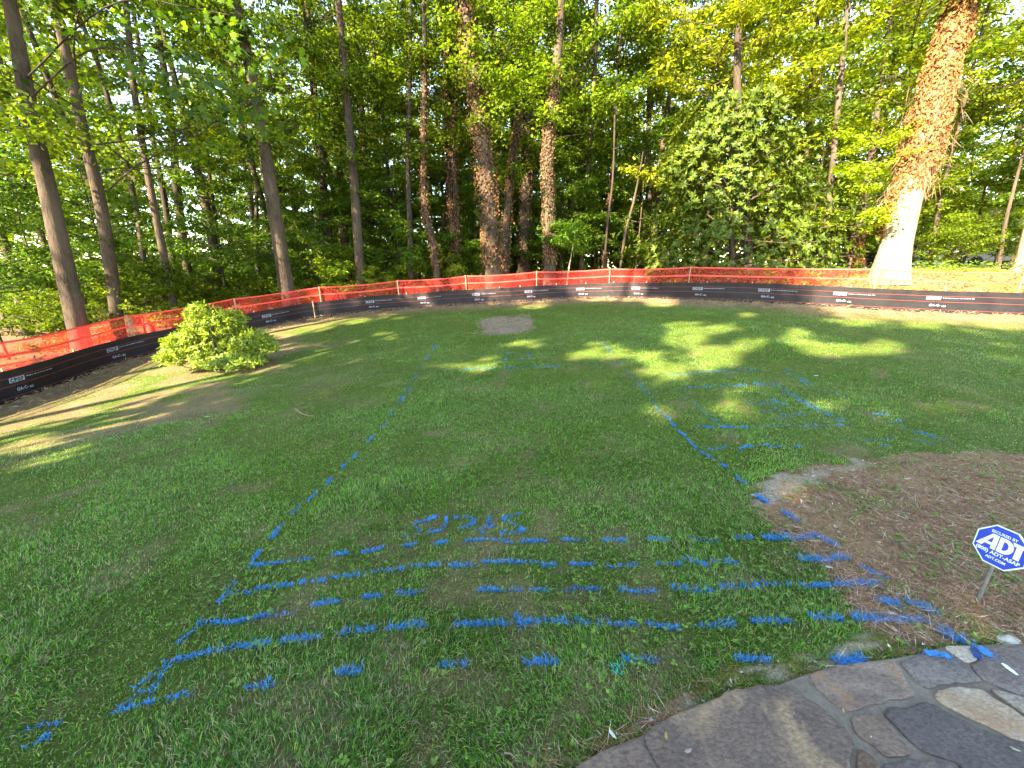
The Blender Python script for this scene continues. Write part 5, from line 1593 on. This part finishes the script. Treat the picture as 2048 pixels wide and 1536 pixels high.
# ------------------------------------------------------------------ buildings and a car glimpsed through the wood
def house(name, label, x0, y0, w, d_, h, rot, z, nwin):
    root = thing(name, label, 'house', None, (x0, y0, z)); root.rotation_euler.z = rot
    V, F = box(-w / 2, w / 2, 0, d_, 0, h); obj('wall', mesh('wall', V, F, smooth=False), M['siding'], root)
    V = np.array([(-w / 2 - .4, -.4, h + .01), (w / 2 + .4, -.4, h + .01), (w / 2 + .4, d_ + .4, h + .01), (-w / 2 - .4, d_ + .4, h + .01), (-w / 2 - .4, d_ / 2, h + 2.4), (w / 2 + .4, d_ / 2, h + 2.4)])
    T = np.array([(0, 1, 5), (0, 5, 4), (2, 3, 4), (2, 4, 5), (0, 4, 3), (1, 2, 5), (0, 2, 1), (0, 3, 2)])
    obj('roof', mesh('roof', V, T, smooth=False), M['roof'], root)
    for k in range(nwin):
        cx = -w / 2 + w * (k + 0.5) / nwin
        V, F = box(cx - .5, cx + .5, -0.05, -0.004, 1.0, 2.3); wd = obj('window', mesh('window', V, F, smooth=False), M['sign_white'], root)
        V, F = box(cx - .42, cx + .42, -0.07, -0.052, 1.08, 2.22); obj('pane', mesh('pane', V, F, smooth=False), M['glass_dark'], wd)
    V, F = box(-0.5, 0.5, -0.045, -0.004, 0.02, 2.1); obj('door', mesh('door', V, F, smooth=False), M['roof'], root)


p = atY(1945, 500, 34); house('house', 'white sided house glimpsed between trunks at the right edge', p[0] + 2, 34, 12, 8, 3.2, -0.35, float(tz(p[0], 34)) - 0.6, 4)
p = atY(425, 500, 62); house('house', 'pale house glimpsed low through the leaves at the left', p[0], 62, 12, 8, 3.2, 0.3, float(tz(p[0], 62)) + 0.4, 4)
p = atY(1985, 520, 27.5)
car = thing('parked_car', 'dark parked car glimpsed behind the bank near the right edge', 'car', None, (p[0], 27.5, float(tz(p[0], 27.5)) - 0.1)); car.rotation_euler.z = -0.3
prof = [(-2.2, .35), (-2.2, .85), (-1.45, .98), (-0.85, 1.45), (0.75, 1.48), (1.5, 1.02), (2.15, .88), (2.2, .35)]
bm = bmesh.new()
for s in (-.85, .85):
    pass
va = [bm.verts.new((x, -.85, z)) for x, z in prof]; vb = [bm.verts.new((x, .85, z)) for x, z in prof]
bm.faces.new(va); bm.faces.new(vb[::-1])
for k in range(len(prof)):
    bm.faces.new((va[k], vb[k], vb[(k + 1) % len(prof)], va[(k + 1) % len(prof)]))
bmesh.ops.recalc_face_normals(bm, faces=bm.faces[:]); bmesh.ops.bevel(bm, geom=bm.edges[:], offset=0.08, segments=2, affect='EDGES')
me = bpy.data.meshes.new('body'); bm.to_mesh(me); bm.free(); obj('body', me, M['car_paint'], car)
for s in (-.862, .862):
    V = np.array([(-1.2, s, 1.0), (-.75, s, 1.36), (.65, s, 1.38), (1.2, s, 1.0)]); obj('side_window', mesh('side_window', V, np.array([(0, 1, 2), (0, 2, 3)]), smooth=False), M['glass_dark'], car)
    for xx in (-1.35, 1.35):
        a = np.linspace(0, 2 * np.pi, 19)[:-1]
        V, F = tube_t(np.array([(xx, s * 0.78, .33), (xx, s * 1.03, .33)]), 0.33, 16); obj('wheel', mesh('wheel', V, F), M['tyre'], car)

# ------------------------------------------------------------------ shade trees standing behind the viewpoint (out of the picture)
EL = np.array([math.cos(SUN_AZ) * -1, math.sin(SUN_AZ)])     # across the light
EL = np.array([-math.cos(SUN_AZ), math.sin(SUN_AZ)])
EA = np.array([-math.sin(SUN_AZ), -math.cos(SUN_AZ)])        # away from the sun
# openings in the crowns: (centre x, centre y, half width, half height) of the sun flecks as they fall on the lawn
FLECK = [(1424, 715, 60, 24), (1501, 688, 42, 15), (1373, 664, 52, 24), (1592, 672, 42, 14), (1661, 701, 72, 14), (1771, 692, 40, 14), (1713, 644, 42, 9), (1490, 630, 24, 5), (1322, 741, 62, 20),
         (1446, 814, 46, 20), (1654, 807, 38, 13), (1470, 775, 42, 9), (1767, 836, 40, 9), (1892, 818, 50, 16), (1965, 737, 28, 14), (2019, 697, 25, 15), (1318, 825, 28, 16), (1848, 645, 48, 12), (1300, 712, 40, 12),
         (953, 743, 40, 11), (984, 725, 32, 10), (890, 732, 46, 7), (1054, 689, 40, 10), (1164, 707, 40, 10), (1200, 691, 46, 9), (1247, 709, 26, 9), (1222, 898, 20, 17), (1195, 757, 16, 7),
         (778, 671, 28, 9), (634, 790, 30, 8), (1060, 607, 40, 8), (780, 632, 40, 6), (680, 640, 60, 8), (600, 655, 60, 10), (1320, 607, 40, 7), (1690, 622, 30, 8), (1450, 655, 30, 8),
         (110, 888, 130, 14), (40, 925, 90, 10), (250, 845, 70, 9), (230, 790, 90, 8), (330, 760, 60, 7), (150, 815, 70, 7), (380, 745, 50, 8), (560, 668, 50, 6)]
fl = []
for cx, cy, rx, ry in FLECK:
    rx, ry = rx * 1.0, ry * 1.08
    def Q(px, py):
        p = G(px, py); return (p - TO_SUN * (p[2] / TO_SUN[2]))[:2]
    c0 = Q(cx, cy); a = (Q(cx + rx, cy) - Q(cx - rx, cy)) / 2; b = (Q(cx, cy + ry) - Q(cx, cy - ry)) / 2
    fl.append((c0, np.linalg.inv(np.stack([a, b], 1)), min(np.linalg.norm(a), np.linalg.norm(b))))
for off, rr0 in (((-0.45, 0, 0.5), 0.8), ((-0.2, 0, 1.0), 0.8), ((-0.9, -0.3, 0.2), 0.8)):
    p = np.array(sb) + np.array(off)
    fl.append(((p - TO_SUN * (p[2] / TO_SUN[2]))[:2], np.eye(2) / rr0, rr0))
gs = np.random.default_rng(99)
CAST = [  # (across, along, crown bottom, crown top, radius, leaves)
    (7.5, -10, 4, 15.5, 3.6, 5200), (4.6, -11, 4, 16.5, 3.6, 6200), (1.6, -12, 4, 16.8, 3.6, 6400), (-1.4, -11, 4, 16.5, 3.6, 6800), (-4.4, -12, 4, 21.5, 3.4, 12000), (-7.0, -11, 4.5, 22, 3.2, 9000),
    (-10.2, -12, 10.8, 22, 3.6, 8200), (-13.2, -13, 10.6, 23, 3.6, 8200), (-16.2, -12, 10.0, 23, 3.6, 8200), (-19.4, -13, 10.2, 23, 3.6, 7600), (-22.6, -12, 10.2, 23, 3.6, 7000)]
bigA = np.array([tb.location.x, tb.location.y]) @ EL
for k, (la, al, z0, z1, rad, n) in enumerate(CAST):
    c = EL * la + EA * al
    bz = float(tz(c[0], c[1]))
    root = thing('shade_tree', 'tall tree standing behind the viewpoint whose crown shades the lawn', 'tree', 'shade trees behind the viewpoint', (c[0], c[1], bz))
    V, F, P, rd = trunk_mesh(np.array([(0, 0, -.2), (gs.normal(0, .2), gs.normal(0, .2), 6), (gs.normal(0, .3), gs.normal(0, .3), z1 * 0.65), (0, 0, z1)]), 0.24, 0.08, 400 + k, 10, 0.4, rings=18)
    obj('trunk', mesh('trunk', V, F), M['bark'], root)
    d3 = unit(gs.normal(0, 1, (n, 3))) * (gs.random(n) ** 0.4)[:, None]
    hh = (z1 - z0) / 2
    sh = np.sign(d3[:, 2]) * np.abs(d3[:, 2]) ** 0.8
    LP = np.stack([d3[:, 0] * rad * 1.05, d3[:, 1] * rad * 1.05, z0 + hh + sh * hh], -1)
    Wd = LP + [c[0], c[1], bz]
    Qp = (Wd - TO_SUN[None] * (Wd[:, 2:3] / TO_SUN[2]))[:, :2]
    kp = np.ones(n, bool)
    for c0, inv, mn in fl:
        q = (Qp - c0) @ inv.T
        kp &= np.hypot(q[:, 0], q[:, 1]) > 1.0 + 0.09 / max(mn, 0.05) * 0.9
    # broken light further back in the wood and along the left side
    fdv = np.where(inpoly(Qp[:, 0], Qp[:, 1], LAWN), 0, 1)
    dap = fbm(Qp[:, 0] * 1.0, Qp[:, 1] * 0.8, 0.75, 170)
    kp &= ~((fdv == 1) & (dap > 0.46) & (Qp @ EL < -6.3))
    LP = LP[kp]; m_ = len(LP)
    V, F, kk = leaves(LP, unit(gs.normal(0, 1, (m_, 3))), unit(gs.normal(0, 0.6, (m_, 3)) + TO_SUN), gs.uniform(0.24, 0.40, m_), gs.uniform(0.2, 0.34, m_), 0, 0.1)
    obj('crown', mesh('crown', V, F, leafcol(gs, m_, kk, LO, HI)), M['leaf'], root)
    lims = []
    for i in range(22):
        e = LP[gs.integers(m_)]; hb = max(e[2] * 0.8 - 0.5, 2.0)
        lims.append(tube_t(np.linspace(np.array([0, 0, hb]), e, 4), np.linspace(0.05, 0.015, 4), 5))
    v, f, _ = cat_meshes(lims)
    obj('limbs', mesh('limbs', v, f), M['bark'], root)['kind'] = 'stuff'
